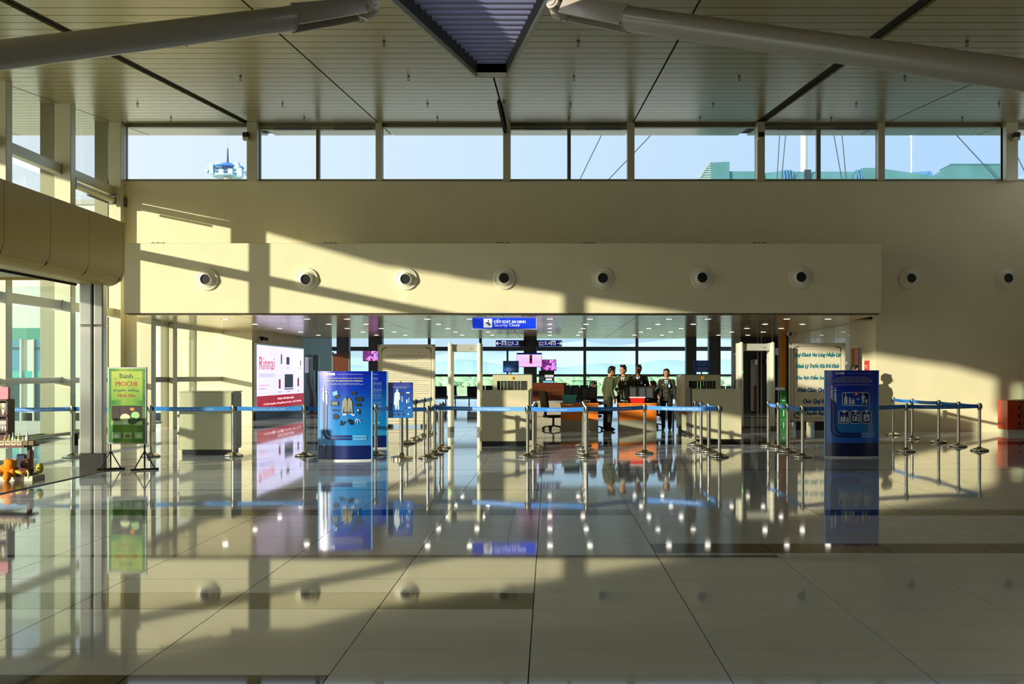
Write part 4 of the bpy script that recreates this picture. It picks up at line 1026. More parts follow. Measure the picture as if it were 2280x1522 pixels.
itm('bag_print', 'ink', [[(.63,.77),(.72,.775),(.725,.74),(.64,.735)], [(.70,.715),(.84,.715),(.84,.665),(.70,.665)], [(.71,.645),(.80,.645),(.81,.61),(.71,.608)]])
itm('tablet_print', 'ink', [[(.25,.67),(.40,.67),(.40,.615),(.25,.612)]]); itm('tablet_screen_print', 'grey_print', [[(.27,.66),(.38,.66),(.38,.625),(.27,.623)]], 3)
itm('belt_print', 'ink', [[(.25,.578),(.33,.575),(.41,.568),(.40,.555),(.30,.556)]]); itm('camera_print', 'ink', [[(.29,.515),(.34,.53),(.40,.51),(.41,.48),(.34,.46),(.29,.475)]])
itm('phone_print', 'ink', [[(.735,.59),(.775,.585),(.795,.525),(.765,.52)]]); itm('phone_screen_print', 'white_print', [[(.745,.58),(.77,.578),(.775,.555),(.752,.555)]], 3)
itm('watch_print', 'pale_print', [[(.47,.525),(.54,.53),(.55,.512),(.48,.508)], [(.60,.53),(.70,.52),(.70,.505),(.66,.503)]])
itm('shoe_print', 'black', [[(.42,.40),(.45,.46),(.47,.44),(.46,.40),(.52,.45),(.53,.43),(.47,.395)], [(.56,.45),(.60,.47),(.67,.45),(.67,.41),(.63,.40)]])
itm('keys_print', 'pale_print', [[(.72,.47),(.74,.475),(.71,.43),(.70,.435)], [(.74,.47),(.755,.47),(.75,.42),(.74,.42)], [(.76,.47),(.775,.465),(.81,.43),(.80,.425)]])

t, pr, w, h = totem('blue totem poster with white text columns half hidden behind the jacket poster', 757, 862, 826, 998, 'poster_blue')
for i, (v0, v1) in enumerate(((.96,.955),(.915,.908),(.895,.89))): pr.text('lettering', 'QUY ĐỊNH CHUNG VỀ AN NINH HÀNG KHÔNG', 'white_print', w*0.5, h*v0, w*0.62, h*.014)
for v in (.855,.845,.835,.825,.80,.775,.765,.755,.745,.73,.70,.69,.67,.65,.60,.58,.55,.54,.53,.50,.47,.44):
    pr.text('lettering', 'Hành khách không được mang theo người và hành lý các vật phẩm nguy hiểm', 'pale_print', w*0.50, h*v, w*0.78, h*0.008)
pr.rect('pale_band', 'sky_print', w*.2, w*.86, h*.325, h*.345, n=6)

t, pr, w, h = totem('deep blue totem poster with bottle and waste bin pictograms', 1838, 1956, 824, 1018, 'poster_blue_deep')
head_print(pr, w, h, (('KHÔNG ĐƯỢC MANG CHẤT LỎNG', 0.926, .46, 'yellow_print', .012), ('THEO NGƯỜI VÀ HÀNH LÝ XÁCH TAY LÊN TÀU BAY', 0.908, .62, 'yellow_print', .012), ('LIQUIDS, AEROSOLS AND GELS (LAGS) ARE NOT ALLOWED', 0.886, .72, 'yellow_print', .012), ('TO CARRY WITH PASSENGERS, CABIN LUGGAGES ON BOARD', 0.868, .74, 'yellow_print', .012),
    ('Theo Quy định về an ninh hàng không dân dụng Việt Nam', 0.842, .58, 'white_print', .008), ('Following the regulations on civil aviation security of Viet Nam Civil Aviation Authority', 0.831, .72, 'white_print', .007)))
swoosh(pr, w, h)
def frame_(u0, u1, v0, v1):
    pr.poly('pictogram_panel', 'navy_print', [[(a, b) for a, b in rrect(w*u0, w*u1, h*v0, h*v1, w*0.035)]], 2)
    q = rrect(w*u0, w*u1, h*v0, h*v1, w*0.035); pr.strip('pictogram_border', 'pale_print', q+[q[0]], w*0.014, 3)
frame_(.29, .80, .60, .745); frame_(.23, .41, .395, .535); frame_(.44, .62, .395, .535); frame_(.65, .84, .395, .535)
pr.disc('prohibition_disc', 'red_print', w*.545, h*.735, w*.05, 4); pr.strip('prohibition_cross', 'white_print', [(w*.522, h*.75), (w*.568, h*.72)], w*.018, 5); pr.strip('prohibition_cross', 'white_print', [(w*.522, h*.72), (w*.568, h*.75)], w*.018, 5)
def bottle(u, v, bw, bh, nk=.35):
    pr.poly('bottle_pictogram', 'pale_print', [[(w*(u-bw), h*v), (w*(u+bw), h*v), (w*(u+bw), h*(v+bh*.62)), (w*(u+bw*nk), h*(v+bh*.76)), (w*(u+bw*nk), h*(v+bh)), (w*(u-bw*nk), h*(v+bh)), (w*(u-bw*nk), h*(v+bh*.76)), (w*(u-bw), h*(v+bh*.62))]], 4)
bottle(.35, .612, .033, .12); bottle(.425, .612, .02, .08, .7); bottle(.485, .612, .03, .07)
pr.strip('arrow_pictogram', 'pale_print', [(w*.53, h*.672), (w*.60, h*.672)], w*.016, 4); pr.strip('arrow_pictogram', 'pale_print', [(w*.575, h*.69), (w*.605, h*.672), (w*.575, h*.654)], w*.012, 4)
pr.disc('figure_pictogram', 'pale_print', w*.675, h*.728, w*.018, 4); pr.poly('figure_pictogram', 'pale_print', [[(w*.65,h*.712),(w*.70,h*.712),(w*.735,h*.685),(w*.72,h*.68),(w*.695,h*.695),(w*.695,h*.62),(w*.68,h*.62),(w*.675,h*.66),(w*.67,h*.62),(w*.655,h*.62),(w*.655,h*.68),(w*.635,h*.67)]], 4)
pr.poly('bin_pictogram', 'pale_print', [[(w*.71,h*.668),(w*.77,h*.668),(w*.758,h*.62),(w*.722,h*.62)]], 4)
for u in (.32, .53, .745): pr.disc('round_pictogram', 'pale_print', w*u, h*.53, w*.033, 5)
bottle(.275, .41, .02, .08); bottle(.325, .41, .022, .085); bottle(.375, .41, .014, .07)
pr.rect('square_pictogram', 'pale_print', w*.47, w*.60, h*.42, h*.50, 4); pr.strip('gun_pictogram', 'navy_print', [(w*.475, h*.488), (w*.56, h*.478)], w*.025, 5); bottle(.50, .42, .012, .04)
pr.strip('gun_pictogram', 'navy_print', [(w*.50, h*.43), (w*.51, h*.47)], w*.02, 5); pr.strip('gun_pictogram', 'navy_print', [(w*.56, h*.43), (w*.585, h*.48)], w*.018, 5)
pr.rect('square_pictogram', 'pale_print', w*.685, w*.81, h*.42, h*.50, 4); pr.poly('flame_pictogram', 'navy_print', [[(w*.72,h*.437),(w*.77,h*.437),(w*.765,h*.455),(w*.755,h*.48),(w*.745,h*.455),(w*.72,h*.45)]], 5)

# small blue sign on a steel pole
Y = fy(1022); k = Y/FOC
t = thing('pole_sign', 'small blue poster with a white human silhouette on a steel pole', 'sign', (fx(892, Y), Y, 0))
zb, zt = fz(930, Y), fz(851, Y); w = 55*k; h = zt-zb
MB().box(-w/2, w/2, -0.02, 0.02, zb, zt).build('sign_panel', 'poster_small', t, bevel=0.004)
MB().cyl((0.01, 0.03, 0.04), (0.01, 0.03, zb+0.05), 0.035, n=14).build('pole', 'chrome', t, smooth=40)
MB().lathe([(0.002, 0), (0.2, 0), (0.2, 0.035), (0.17, 0.045), (0.06, 0.07), (0.04, 0.12), (0.036, 0.12)], 28, c=(0.01, 0.03, 0)).build('base', 'brass', t, smooth=35)
MB().cyl((0, 0, zt), (0, 0, zt+0.02), 0.012, n=8).build('top_knob', 'black', t)
pr = Print(t, -w/2, zb, w, h, -0.02)
for s_, v, f in (('ACV TỔNG CÔNG TY CẢNG HÀNG KHÔNG VIỆT NAM', .955, .75), ('HÀNH KHÁCH VÀ HÀNH LÝ PHẢI QUA KIỂM TRA SOI CHIẾU', .90, .86), ('CÁC VẬT PHẨM BỊ CẤM MANG LÊN TÀU BAY', .875, .7), ('PROHIBITED ITEMS ON BOARD', .845, .5)): pr.text('lettering', s_, 'pale_print', w/2, h*v, w*f, h*.015)
sil = [(.30,.24),(.35,.24),(.37,.42),(.39,.24),(.45,.24),(.44,.5),(.49,.52),(.47,.70),(.42,.735),(.385,.75),(.33,.735),(.26,.70),(.23,.38),(.27,.38)]
pr.poly('silhouette', 'pale_print', [[(w*a, h*b) for a, b in sil]], 2); pr.disc('silhouette', 'pale_print', w*.365, h*.775, w*.04, 2, ry=h*.035)
cs = [(.11,.42),(.11,.26)]+[(.11+.12-.12*math.cos(a), .26-.07*math.sin(a)) for a in [math.radians(x) for x in (30, 60, 90)]]+[(.65,.19)]
pr.strip('swoosh_line', 'navy_print', [(w*a, h*b) for a, b in cs], w*.035)
for u, v, a, b, m in ((.56,.70,.05,.035,'ink'),(.80,.71,.07,.015,'white_print'),(.57,.53,.015,.08,'pale_print'),(.76,.47,.025,.05,'white_print'),(.84,.5,.02,.07,'sky_print'),(.9,.60,.01,.05,'red_print'),(.86,.29,.05,.018,'white_print'),(.7,.28,.03,.02,'ink'),(.22,.10,.045,.03,'ink'),(.42,.10,.045,.03,'ink'),(.62,.10,.045,.03,'ink'),(.82,.11,.03,.02,'white_print')):
    pr.rect('item_print', m, w*(u-a), w*(u+a), h*(v-b), h*(v+b), 2)

# green mochi sign
Y = 16.75; k = Y/FOC
t = thing('mochi_sign', 'green MOCHI advertising sign on two black tripod feet by steel column', 'sign', (fx(284, Y), Y, 0), math.radians(-4))
zb, zt = fz(988, Y), fz(817, Y); w = 89*k; h = zt-zb
MB().box(-w/2, w/2, -0.02, 0.02, zb, zt).build('sign_frame', 'alu', t, bevel=0.004)
pr = Print(t, -w/2, zb, w, h, -0.02)
pr.rect('printed_face', 'mochi_green', 0.02, w-0.02, 0.02, h-0.02, 1)
pr.rect('pale_panel', 'mochi_pale', w*.10, w*.90, h*.57, h*.945, 2)
pr.text('lettering', 'Bánh', 'green_print', w*.48, h*.885, w*.33, h*.062, layer=3, bold=0.015); pr.text('lettering', 'MOCHI', 'red_print', w*.48, h*.782, w*.54, h*.062, layer=3, bold=0.025)
pr.text('lettering', 'truyền thống', 'green_print', w*.48, h*.70, w*.66, h*.052, layer=3, bold=0.015); pr.text('lettering', 'Nhật Bản', 'red_print', w*.49, h*.628, w*.46, h*.055, layer=3, bold=0.02)
pr.strip('rule_line', 'green_print', [(w*.15,h*.85),(w*.28,h*.85)], 0.004, 3); pr.strip('rule_line', 'green_print', [(w*.68,h*.85),(w*.86,h*.85)], 0.004, 3)
mat('mochi_ball', (150, 196, 120), 0.4); mat('mochi_cut', (44, 96, 30), 0.4); mat('mochi_cream', (206, 222, 160), 0.4)
q = rrect(w*.09, w*.91, h*.235, h*.515, 0.02); pr.poly('photo_border', 'mochi_pale', [q], 2); pr.rect('food_photo', 'mochi_photo', w*.105, w*.895, h*.25, h*.50, 3)
pr.disc('mochi_print', 'mochi_cream', w*.46, h*.34, w*.13, 4, ry=h*.055); pr.disc('mochi_print', 'mochi_ball', w*.72, h*.375, w*.11, 4, ry=h*.048); pr.disc('mochi_print', 'mochi_cut', w*.65, h*.30, w*.12, 5, ry=h*.046); pr.disc('flower_print', 'white_print', w*.47, h*.275, w*.06, 5, ry=h*.02); pr.disc('tea_print', 'orange_wood', w*.64, h*.455, w*.06, 4, ry=h*.02)
for u, v, s_ in ((.20,.32,.05),(.28,.38,.035),(.27,.45,.03)): pr.strip('brush_mark', 'black', [(w*(u-s_), h*(v+s_*.4)), (w*(u+s_*.6), h*(v+s_*.5)), (w*u, h*(v+.005)), (w*(u+s_), h*(v-.01)), (w*(u+s_*.4), h*(v-s_*.5))], 0.010, 5)
for i in range(3): pr.rect('small_photo', 'mochi_photo', w*(.12+.29*i), w*(.35+.28*i), h*.07, h*.155, 3); pr.disc('small_mochi_print', ('white_print', 'tan_door', 'mochi_cream')[i], w*(.24+.285*i), h*.105, w*.07, 4, ry=h*.022)
for e in (-1, 1):
    x = e*w*0.44
    MB().cyl((x, 0, 0.03), (x, 0, zb+0.02), 0.014, n=8).build('leg', 'black', t)
    MB().obox((x, 0, 0.015), (0.035, 0.42, 0.03), (0, 0, math.radians(-50))).build('foot_bar', 'black', t)
    dv = Vector((math.sin(math.radians(50)), math.cos(math.radians(50)), 0))
    for s_ in (-1, 1): MB().cyl(Vector((x, 0, 0.30)), Vector((x, 0, 0.03))+dv*0.15*s_, 0.010, n=6).build('brace', 'black', t)
# ------------------------------------------------------------------ queue stanchions with belts
ST = {'a': (161,1018,'steel stanchion seen through the glass left of the steel column'), 'b': (335,1016,'steel stanchion just right of the green sign'), 'c': (520,1015,'steel stanchion at the right edge of the pale cabinet'),
 'd': (678,1015,'steel stanchion in front of the lavender lightbox'), 'e': (837,1012,'steel stanchion right of the jacket poster'), 'f': (953,1020,'steel stanchion right of the pole sign, nearest of its cluster'),
 'g': (968,1011,'steel stanchion second of the cluster left of the detector'), 'h': (979,1003,'steel stanchion third of the cluster left of the detector'), 'i': (985,997,'steel stanchion farthest of the cluster left of the detector'),
 'j': (906,987,'steel stanchion just behind the pole sign'), 'k': (925,979,'steel stanchion before the regulation board, first from the pole sign'), 'l': (944,971,'steel stanchion before the regulation board, second from the pole sign'), 'm': (958,965,'steel stanchion before the right edge of the regulation board'),
 'n': (1175,1018,'steel stanchion at the right edge of the left scanner, foremost of its file'), 'o': (1188,1010,'second steel stanchion in the file beside the left scanner'), 'p': (1190,1003,'third steel stanchion in the file beside the left scanner'), 'q': (1192,996.5,'last steel stanchion in the file beside the left scanner'),
 'r': (1306,1019,'foremost steel stanchion of the file before the left orange desk'), 's': (1303,1010,'second steel stanchion of the file before the left orange desk'), 't': (1301,1001,'third steel stanchion of the file before the left orange desk'), 'u': (1299,992,'last steel stanchion of the file before the left orange desk'),
 'v': (1435.5,1010,'single steel stanchion in front of the right orange desk'),
 'w': (1602,1017,'foremost steel stanchion before the right scanner panel'), 'x': (1578,1006,'second steel stanchion before the right scanner panel'), 'y': (1561,998,'third steel stanchion before the right scanner panel'), 'z': (1548,990,'last steel stanchion before the right scanner panel'),
 'A': (1787,1018,'foremost steel stanchion before the greeting board'), 'B': (1754,1006,'second steel stanchion beside the greeting board'), 'C': (1733,1000,'third steel stanchion near the right detector'), 'D': (1711,993,'last steel stanchion before the right detector'),
 'E': (2018,1005,'steel stanchion standing alone right of the deep blue poster'), 'F': (2181,1003,'rightmost steel stanchion, at the corner of the belts'), 'G': (2134,994,'steel stanchion along the right wall, next to the corner one'), 'H': (2090,985,'steel stanchion along the right wall, middle of five'), 'I': (2031,977,'steel stanchion along the right wall, fourth from the corner'), 'J': (1989,968,'steel stanchion along the right wall, farthest from the corner')}
SH = 0.93
sroot, spos, proto = {}, {}, None
for key, (px, py, lb) in ST.items():
    Y = fy(py); p = Vector((fx(px, Y), Y, 0)); spos[key] = p
    if proto is None:
        t = thing('queue_stanchion', lb, 'stanchion', p, group='queue stanchions with blue belts')
        MB().lathe([(0.002, 0), (0.168, 0), (0.172, 0.012), (0.168, 0.028), (0.12, 0.045), (0.06, 0.062), (0.045, 0.075), (0.038, 0.08)], 28).build('base', 'chrome', t, smooth=35)
        MB().lathe([(0.164, -0.0), (0.174, 0.0), (0.174, 0.010), (0.170, 0.010)], 28).build('rubber_ring', 'rubber', t, smooth=35)
        MB().lathe([(0.030, 0.07), (0.030, 0.80)], 16).build('post', 'chrome', t, smooth=35)
        MB().lathe([(0.030, 0.79), (0.037, 0.80), (0.037, SH-0.01), (0.034, SH), (0.002, SH)], 16).build('head', 'chrome', t, smooth=35)
        MB().box(-0.05, 0.05, -0.022, 0.022, 0.825, 0.905).build('belt_cassette', 'black', t, bevel=0.008)
        proto = t
    else:
        t = copy_tree(proto); t.location = p; t['label'] = lb
    sroot[key] = t
BELT_TEXT = 'Cảng hàng không quốc tế Phú Quốc - Phu Quoc International Airport'
def belt(a, b, txt=True, end=None, sag=0.012):
    p = spos[a]; q = spos[b] if end is None else end
    d = q-p; ln = d.length; n_ = 8
    dirv = d.normalized(); e0 = dirv*0.05
    side = Vector((-dirv.y, dirv.x, 0)); 
    if side.y > 0: side = -side
    vs_ = []
    for i in range(n_+1):
        f = i/n_; c = dirv*(0.05+(ln-0.10)*f); zc_ = 0.868-sag*4*f*(1-f)
        tw = 0.10*math.sin(f*math.pi)*0.0
        for s_ in (0.001, -0.001):
            for z in (-0.037, 0.037): vs_.append(c+side*(s_+tw)+Vector((0, 0, zc_+z)))
    fs = []
    for i in range(n_):
        o = 4*i; w_ = o+4
        fs += [(o, o+1, w_+1, w_), (o+3, o+2, w_+2, w_+3), (o+1, o+3, w_+3, w_+1), (o+2, o, w_, w_+2)]
    fs += [(0, 2, 3, 1), (4*n_, 4*n_+1, 4*n_+3, 4*n_+2)]
    bo = MB().add(vs_, fs).build('belt', 'belt', sroot[a])
    if txt:
        xd = dirv if dirv.x >= 0 else -dirv
        m0 = 0.30 if ln > 1.0 else 0.12
        full = ln-0.1-2*m0
        s_ = BELT_TEXT if full > 1.0 else 'Cảng hàng không quốc tế Phú Quốc'
        if full > 0.25:
            def wp(pt):
                f = min(max((Vector((pt.x, pt.y, 0)).length)/ln, 0), 1); return pt-Vector((0, 0, sag*4*f*(1-f)))
            text('belt_lettering', s_, 'white_print', bo, dirv*(ln/2)+side*0.004+Vector((0, 0, 0.868)), xd, (0, 0, 1), min(full, 2.2), 0.036, warp=wp, bold=0.01)
belt('a', 'a', end=Vector((fx(-40, fy(1018)), fy(1018), 0)))
for a, b in ('ab','bc','cd','de','ef','gn','nr','rv','vw','AE','EF'): belt(a, b)
for a, b in ('fg','gh','hi','jk','kl','lm','no','op','pq','rs','st','tu','wx','xy','yz','AB','BC','CD','FG','GH','HI','IJ'): belt(a, b, txt=(a in 'GHIklABwxFC'))

# ------------------------------------------------------------------ baggage scanners and pale cabinet
def scanner(lb, px0, px1, py0, pyb, tx0, tx1, ybox, Yt, nm=1):
    Y = fy(pyb); xc = fx((px0+px1)/2, Y); w = fx(px1, Y)-fx(px0, Y); h = fz(py0, Y)
    t = thing('baggage_scanner', lb, 'scanner', (xc, Y, 0), group='baggage scanners')
    MB().box(-w/2, w/2, 0, 0.08, 0.10, h).build('shield_panel', 'machine', t, bevel=0.012)
    MB().box(-w/2+0.04, w/2-0.04, 0.02, 0.10, 0, 0.10).build('plinth', 'black', t)
    e = 1 if nm == 1 else -1
    MB().box(min(e*w/2, e*(w/2+0.06)), max(e*w/2, e*(w/2+0.06)), 0.02, 0.6, 0.12, h+0.02).build('end_panel', 'machine_dark', t, bevel=0.01)
    ax0, ax1 = fx(tx0, Yt)-xc, fx(tx1, Yt)-xc; yt = Yt-Y; zt = 1.475; D = 1.7
    f = 0.11
    MB().box(-w/2+0.1, w/2-0.1, 0.62, yt-0.02, 0.55, 0.66).build('conveyor_bed', 'black', t)
    for x_ in (-w/2+0.15, w/2-0.15): MB().box(x_-0.04, x_+0.04, yt-0.5, yt-0.4, 0.0, 0.55).build('conveyor_leg', 'machine_dark', t)
    mb = MB().box(ax0, ax0+f, yt, yt+D, 0.08, zt).box(ax1-f, ax1, yt, yt+D, 0.08, zt).box(ax0+f, ax1-f, yt, yt+D, zt-0.15, zt).box(ax0+f, ax1-f, yt, yt+D, 0.08, 0.64)
    mb.build('tunnel_housing', 'machine', t)
    MB().box(ax0+0.02, ax1-0.02, yt+0.01, yt+D-0.02, zt, zt+0.025).build('top_cover', 'machine_dark', t)
    MB().box(ax0+0.03, ax1-0.03, yt+0.04, yt+D-0.04, 0, 0.08).build('tunnel_plinth', 'black', t)
    n_ = 9; cw = (ax1-ax0-2*f)/n_
    for i in range(n_): MB().box(ax0+f+cw*i+0.003, ax0+f+cw*(i+1)-0.003, yt+0.06+0.012*(i % 2), yt+0.066+0.012*(i % 2), 0.66, zt-0.15).build('curtain_strip', 'curtain', t)
    xm = (ax0+ax1)/2
    MB().cyl((xm, yt, zt-0.075), (xm, yt-0.03, zt-0.075), 0.035, n=14).build('emergency_button', 'amber', t, smooth=40); MB().cyl((xm, yt-0.03, zt-0.075), (xm, yt-0.045, zt-0.075), 0.014, n=10).build('button_cap', 'black', t)
    # roller table beyond
    for i in range(10): MB().cyl((ax0+0.1, yt+D+0.1+0.14*i, 0.62), (ax1-0.1, yt+D+0.1+0.14*i, 0.62), 0.03, n=8).build('roller', 'alu', t, smooth=40)
    for x_ in (ax0+0.07, ax1-0.07): MB().box(x_-0.03, x_+0.03, yt+D, yt+D+1.5, 0.55, 0.68).build('roller_rail', 'alu', t)
    for x_ in (ax0+0.07, ax1-0.07): MB().box(x_-0.025, x_+0.025, yt+D+1.35, yt+D+1.4, 0, 0.55).build('roller_leg', 'alu', t)
scanner('left baggage scanner with beige shield panel and dark curtain, beside the detector', 1068, 1178, 868, 993, 1097, 1184, 835, 27.0)
scanner('right baggage scanner with beige shield panel and dark curtain', 1542, 1652, 865, 988, 1524, 1604, 834, 27.0, 0)
Y = fy(1013); k = Y/FOC
t = thing('pale_cabinet', 'pale panelled search cabinet on a black plinth left of the lightbox', 'cabinet', (fx(457, Y), Y, 0))
w = 118*k/2; h = fz(873, Y)
MB().box(-w, w, 0, 0.62, 0.10, h).build('cabinet_body', 'machine', t, bevel=0.01)
MB().box(-w+0.05, w-0.05, 0.03, 0.6, 0, 0.10).build('plinth', 'black', t)
MB().box(w, w+0.012, 0.03, 0.59, 0.14, h-0.03).build('side_panel', 'grey_panel', t)
MB().box(-w-0.01, w+0.02, -0.01, 0.63, h, h+0.02).build('top_edge', 'machine', t)
for z in (0.4, 0.72): MB().cyl((-w-0.02, 0.1, z), (-w-0.05, 0.1, z), 0.03, n=8).build('hinge', 'chrome', t)

# ------------------------------------------------------------------ walk-through metal detectors
def detector(lb, px0, px1, pyt, Y):
    xc = fx((px0+px1)/2, Y); w = (fx(px1, Y)-fx(px0, Y))/2; zt = fz(pyt, Y)
    t = thing('metal_detector', lb, 'metal detector', (xc, Y, 0), group='walk-through metal detectors')
    for e in (-1, 1):
        x0, x1 = sorted((e*w, e*(w-0.115)))
        c = MB().prism(rrect(x0, x1, 0, 0.58, 0.05), 0.14, zt, 'Z').build('side_column', 'cream_panel', t, smooth=40)
        MB().prism(rrect(x0-0.006, x1+0.006, -0.006, 0.586, 0.05), 0, 0.14, 'Z').build('foot', 'machine_dark', t, smooth=40)
        MB().ell(((x0+x1)/2, 0.02, zt-0.02), (0.05, 0.03, 0.05)).build('cap', 'cream_panel', t, smooth=60)
    hb = MB().box(-w+0.115, w-0.115, 0.12, 0.46, zt-0.20, zt-0.015).build('header_unit', 'grey_panel', t, bevel=0.01)
    text('maker_mark', 'CEIA', 'ink', hb, (w-0.26, 0.118, zt-0.12), (1,0,0), (0,0,1), 0.10, 0.032)
    MB().lathe([(0.002, 0), (0.02, 0), (0.02, 0.006), (0.002, 0.006)], 10, c=(-w+0.08, -0.002, 1.55), axis=(0,-1,0)).build('indicator', 'led_green', t)
detector('cream metal detector arch left of the left baggage scanner', 997, 1072, 765, 27.7)
detector('cream metal detector arch right of the right baggage scanner', 1646, 1726, 763, 28.2)

# ------------------------------------------------------------------ desks and what stands on them
Yd = 28.2; kd = Yd/FOC
def desk(lb, px0, px1):
    w = (px1-px0)*kd/2; h = fz(897, Yd)
    t = thing('inspection_desk', lb, 'desk', (fx((px0+px1)/2, Yd), Yd, 0), group='orange inspection desks')
    MB().box(-w, w, 0, 0.03, 0.0, 0.29).build('kick_panel', 'desk_grey', t)
    MB().box(-w, w, 0, 0.03, 0.29, 0.48).build('lower_front', 'orange_wood', t, bevel=0.004); MB().box(-w, w, 0, 0.03, 0.485, h-0.045).build('upper_front', 'orange_wood', t, bevel=0.004)
    for e in (-1, 1): MB().box(e*(w-0.015)-0.015, e*(w-0.015)+0.015, 0.03, 0.6, 0, h-0.04).build('side_panel', 'brown_wood', t)
    MB().box(-w-0.02, w+0.02, -0.02, 0.62, h-0.04, h).build('desk_top', 'orange_wood', t, bevel=0.006)
    return h
hd = desk('orange fronted inspection desk behind the stanchion file', 1249, 1332)
desk('orange fronted inspection desk behind the single stanchion', 1379, 1462)
def monitor(px0, px1, py0, lb, dY):
    Y = Yd+dY; k = Y/FOC; w = (px1-px0)*k/2; zt = fz(py0, Y); zb = hd+0.09
    t = thing('computer_monitor', lb, 'monitor', (fx((px0+px1)/2, Y), Y, hd), group='monitors on the inspection desks')
    MB().box(-w, w, 0, 0.05, 0.09, zt-hd).build('monitor_back', 'screen_back', t, bevel=0.008)
    MB().box(-w*0.82, -w*0.1, -0.012, 0, 0.12, zt-hd-0.04).build('back_panel', 'plastic_grey', t, bevel=0.005); MB().box(w*0.1, w*0.82, -0.012, 0, 0.12, zt-hd-0.04).build('back_panel', 'plastic_grey', t, bevel=0.005)
    MB().box(-0.04, 0.04, 0.01, 0.05, 0, 0.1).build('stand_neck', 'black', t); MB().box(-0.11, 0.11, -0.06, 0.12, 0, 0.015).build('stand_foot', 'black', t)
    MB().box(-w+0.01, w-0.01, 0.05, 0.055, 0.10, zt-hd-0.015).build('display', 'black_gloss', t)
for a, b, c, lb in ((1256, 1291, 861, 'black monitor back, leftmost on the left desk'), (1293, 1328, 862, 'black monitor back beside the seated man on the left desk'), (1384, 1419, 860, 'black monitor back, left one on the right desk'), (1421, 1456, 860, 'black monitor back, right one on the right desk')):
    monitor(a, b, c, lb, 0.40)
def basket(lb, px0, px1, py0, m, rim):
    Y = Yd+0.03; k = Y/FOC; w = (px1-px0)*k/2; h = fz(py0, Y)-hd
    t = thing('plastic_basket', lb, 'basket', (fx((px0+px1)/2, Y), Y+0.02, hd), group='plastic baskets on the desks')
    b0, b1 = w*0.84, w; n = 0.008; d0, d1 = 0.12, 0.15
    for nm, q0, q1 in (('front', [(-b0,0,0),(b0,0,0),(b0,n,0),(-b0,n,0)], [(-b1,-.012,h),(b1,-.012,h),(b1,-.012+n,h),(-b1,-.012+n,h)]), ('rear', [(-b0,.2,0),(b0,.2,0),(b0,.2+n,0),(-b0,.2+n,0)], [(-b1,.212,h),(b1,.212,h),(b1,.212+n,h),(-b1,.212+n,h)]),
                       ('side', [(-b0,0,0),(-b0+n,0,0),(-b0+n,.2,0),(-b0,.2,0)], [(-b1,-.012,h),(-b1+n,-.012,h),(-b1+n,.22,h),(-b1,.22,h)]), ('side', [(b0-n,0,0),(b0,0,0),(b0,.2,0),(b0-n,.2,0)], [(b1-n,-.012,h),(b1,-.012,h),(b1,.22,h),(b1-n,.22,h)])):
        MB().hexa(q0, q1).build('basket_'+nm, m, t)
    MB().box(-b0, b0, 0, 0.2, 0, 0.01).build('basket_bottom', m, t)
    for i in range(9):
        f = (i+0.5)/9*2-1; MB().hexa([(f*b0-.006,-.006,0),(f*b0+.006,-.006,0),(f*b0+.006,0,0),(f*b0-.006,0,0)], [(f*b1-.006,-.018,h),(f*b1+.006,-.018,h),(f*b1+.006,-.012,h),(f*b1-.006,-.012,h)]).build('rib', m, t)
    MB().box(-b1-0.012, b1+0.012, -0.03, -0.012, h-0.03, h).box(-b1-0.012, b1+0.012, 0.22, 0.235, h-0.03, h).box(-b1-0.012, -b1, -0.03, 0.235, h-0.03, h).box(b1, b1+0.012, -0.03, 0.235, h-0.03, h).build('rim', rim, t)
basket('pale teal plastic basket on the left desk', 1251, 1284, 879, 'teal_plastic', 'teal_plastic')
basket('red plastic basket with white rim on the right desk', 1403, 1437, 883, 'red_plastic', 'white_metal')
for px, lb in ((1390, 'tangle of black cables beside the red basket'), (1306, 'tangle of black cables on the left desk')):
    t = thing('cable_bundle', lb, 'cables', (fx(px, Yd), Yd+0.10, hd), group='cable tangles on the desks')
    for s_ in range(4):
        pts = [(0.11*math.sin(1.3*s_+j*1.1), 0.05*math.cos(s_+j*1.7), 0.015+0.06*abs(math.sin(j*0.9+s_))) for j in range(9)]
        MB().tube(pts, 0.007, 6).build('cable', 'black' if s_ else 'tube_white', t, smooth=60)
# brown counter behind, clear divider, dark chair
t = thing('brown_counter', 'dark brown wooden counter behind the left scanner', 'counter', (fx(1223, 33), 33, 0))
k = 33/FOC
MB().box(-37*k, 37*k, 0, 0.04, 0.68, fz(862, 33)).build('counter_front', 'brown_wood', t); MB().box(-37*k, 37*k, 0, 0.04, 0, 0.67).build('lower_front', 'desk_grey', t); MB().box(-37*k-0.02, 37*k+0.02, -0.03, 0.5, fz(862, 33), fz(852, 33)).build('counter_top', 'brown_wood', t, bevel=0.01)
for e in (-1, 1): MB().box(e*36*k-0.02, e*36*k+0.02, 0.04, 0.48, 0, fz(862, 33)).build('counter_side', 'brown_wood', t)
for z in (0.2, 0.45, 0.7, 0.95): MB().box(-37*k, 37*k, -0.008, 0, z-0.006, z+0.006).build('groove_trim', 'partition', t)
t = thing('glass_divider', 'low clear divider with thin dark frame behind the left desk', 'divider', (fx(1302, 33.5), 33.5, 0))
k = 33.5/FOC
MB().box(-26*k, 26*k, -0.006, 0.006, 0.75, fz(848, 33.5)).build('divider_pane', 'glass_teal', t)
mb = MB().box(-27*k, -26*k, -.015, .015, 0, fz(847, 33.5)).box(26*k, 27*k, -.015, .015, 0, fz(847, 33.5)).box(-27*k, 27*k, -.015, .015, fz(848, 33.5), fz(846.6, 33.5)); mb.build('divider_frame', 'machine_dark', t)
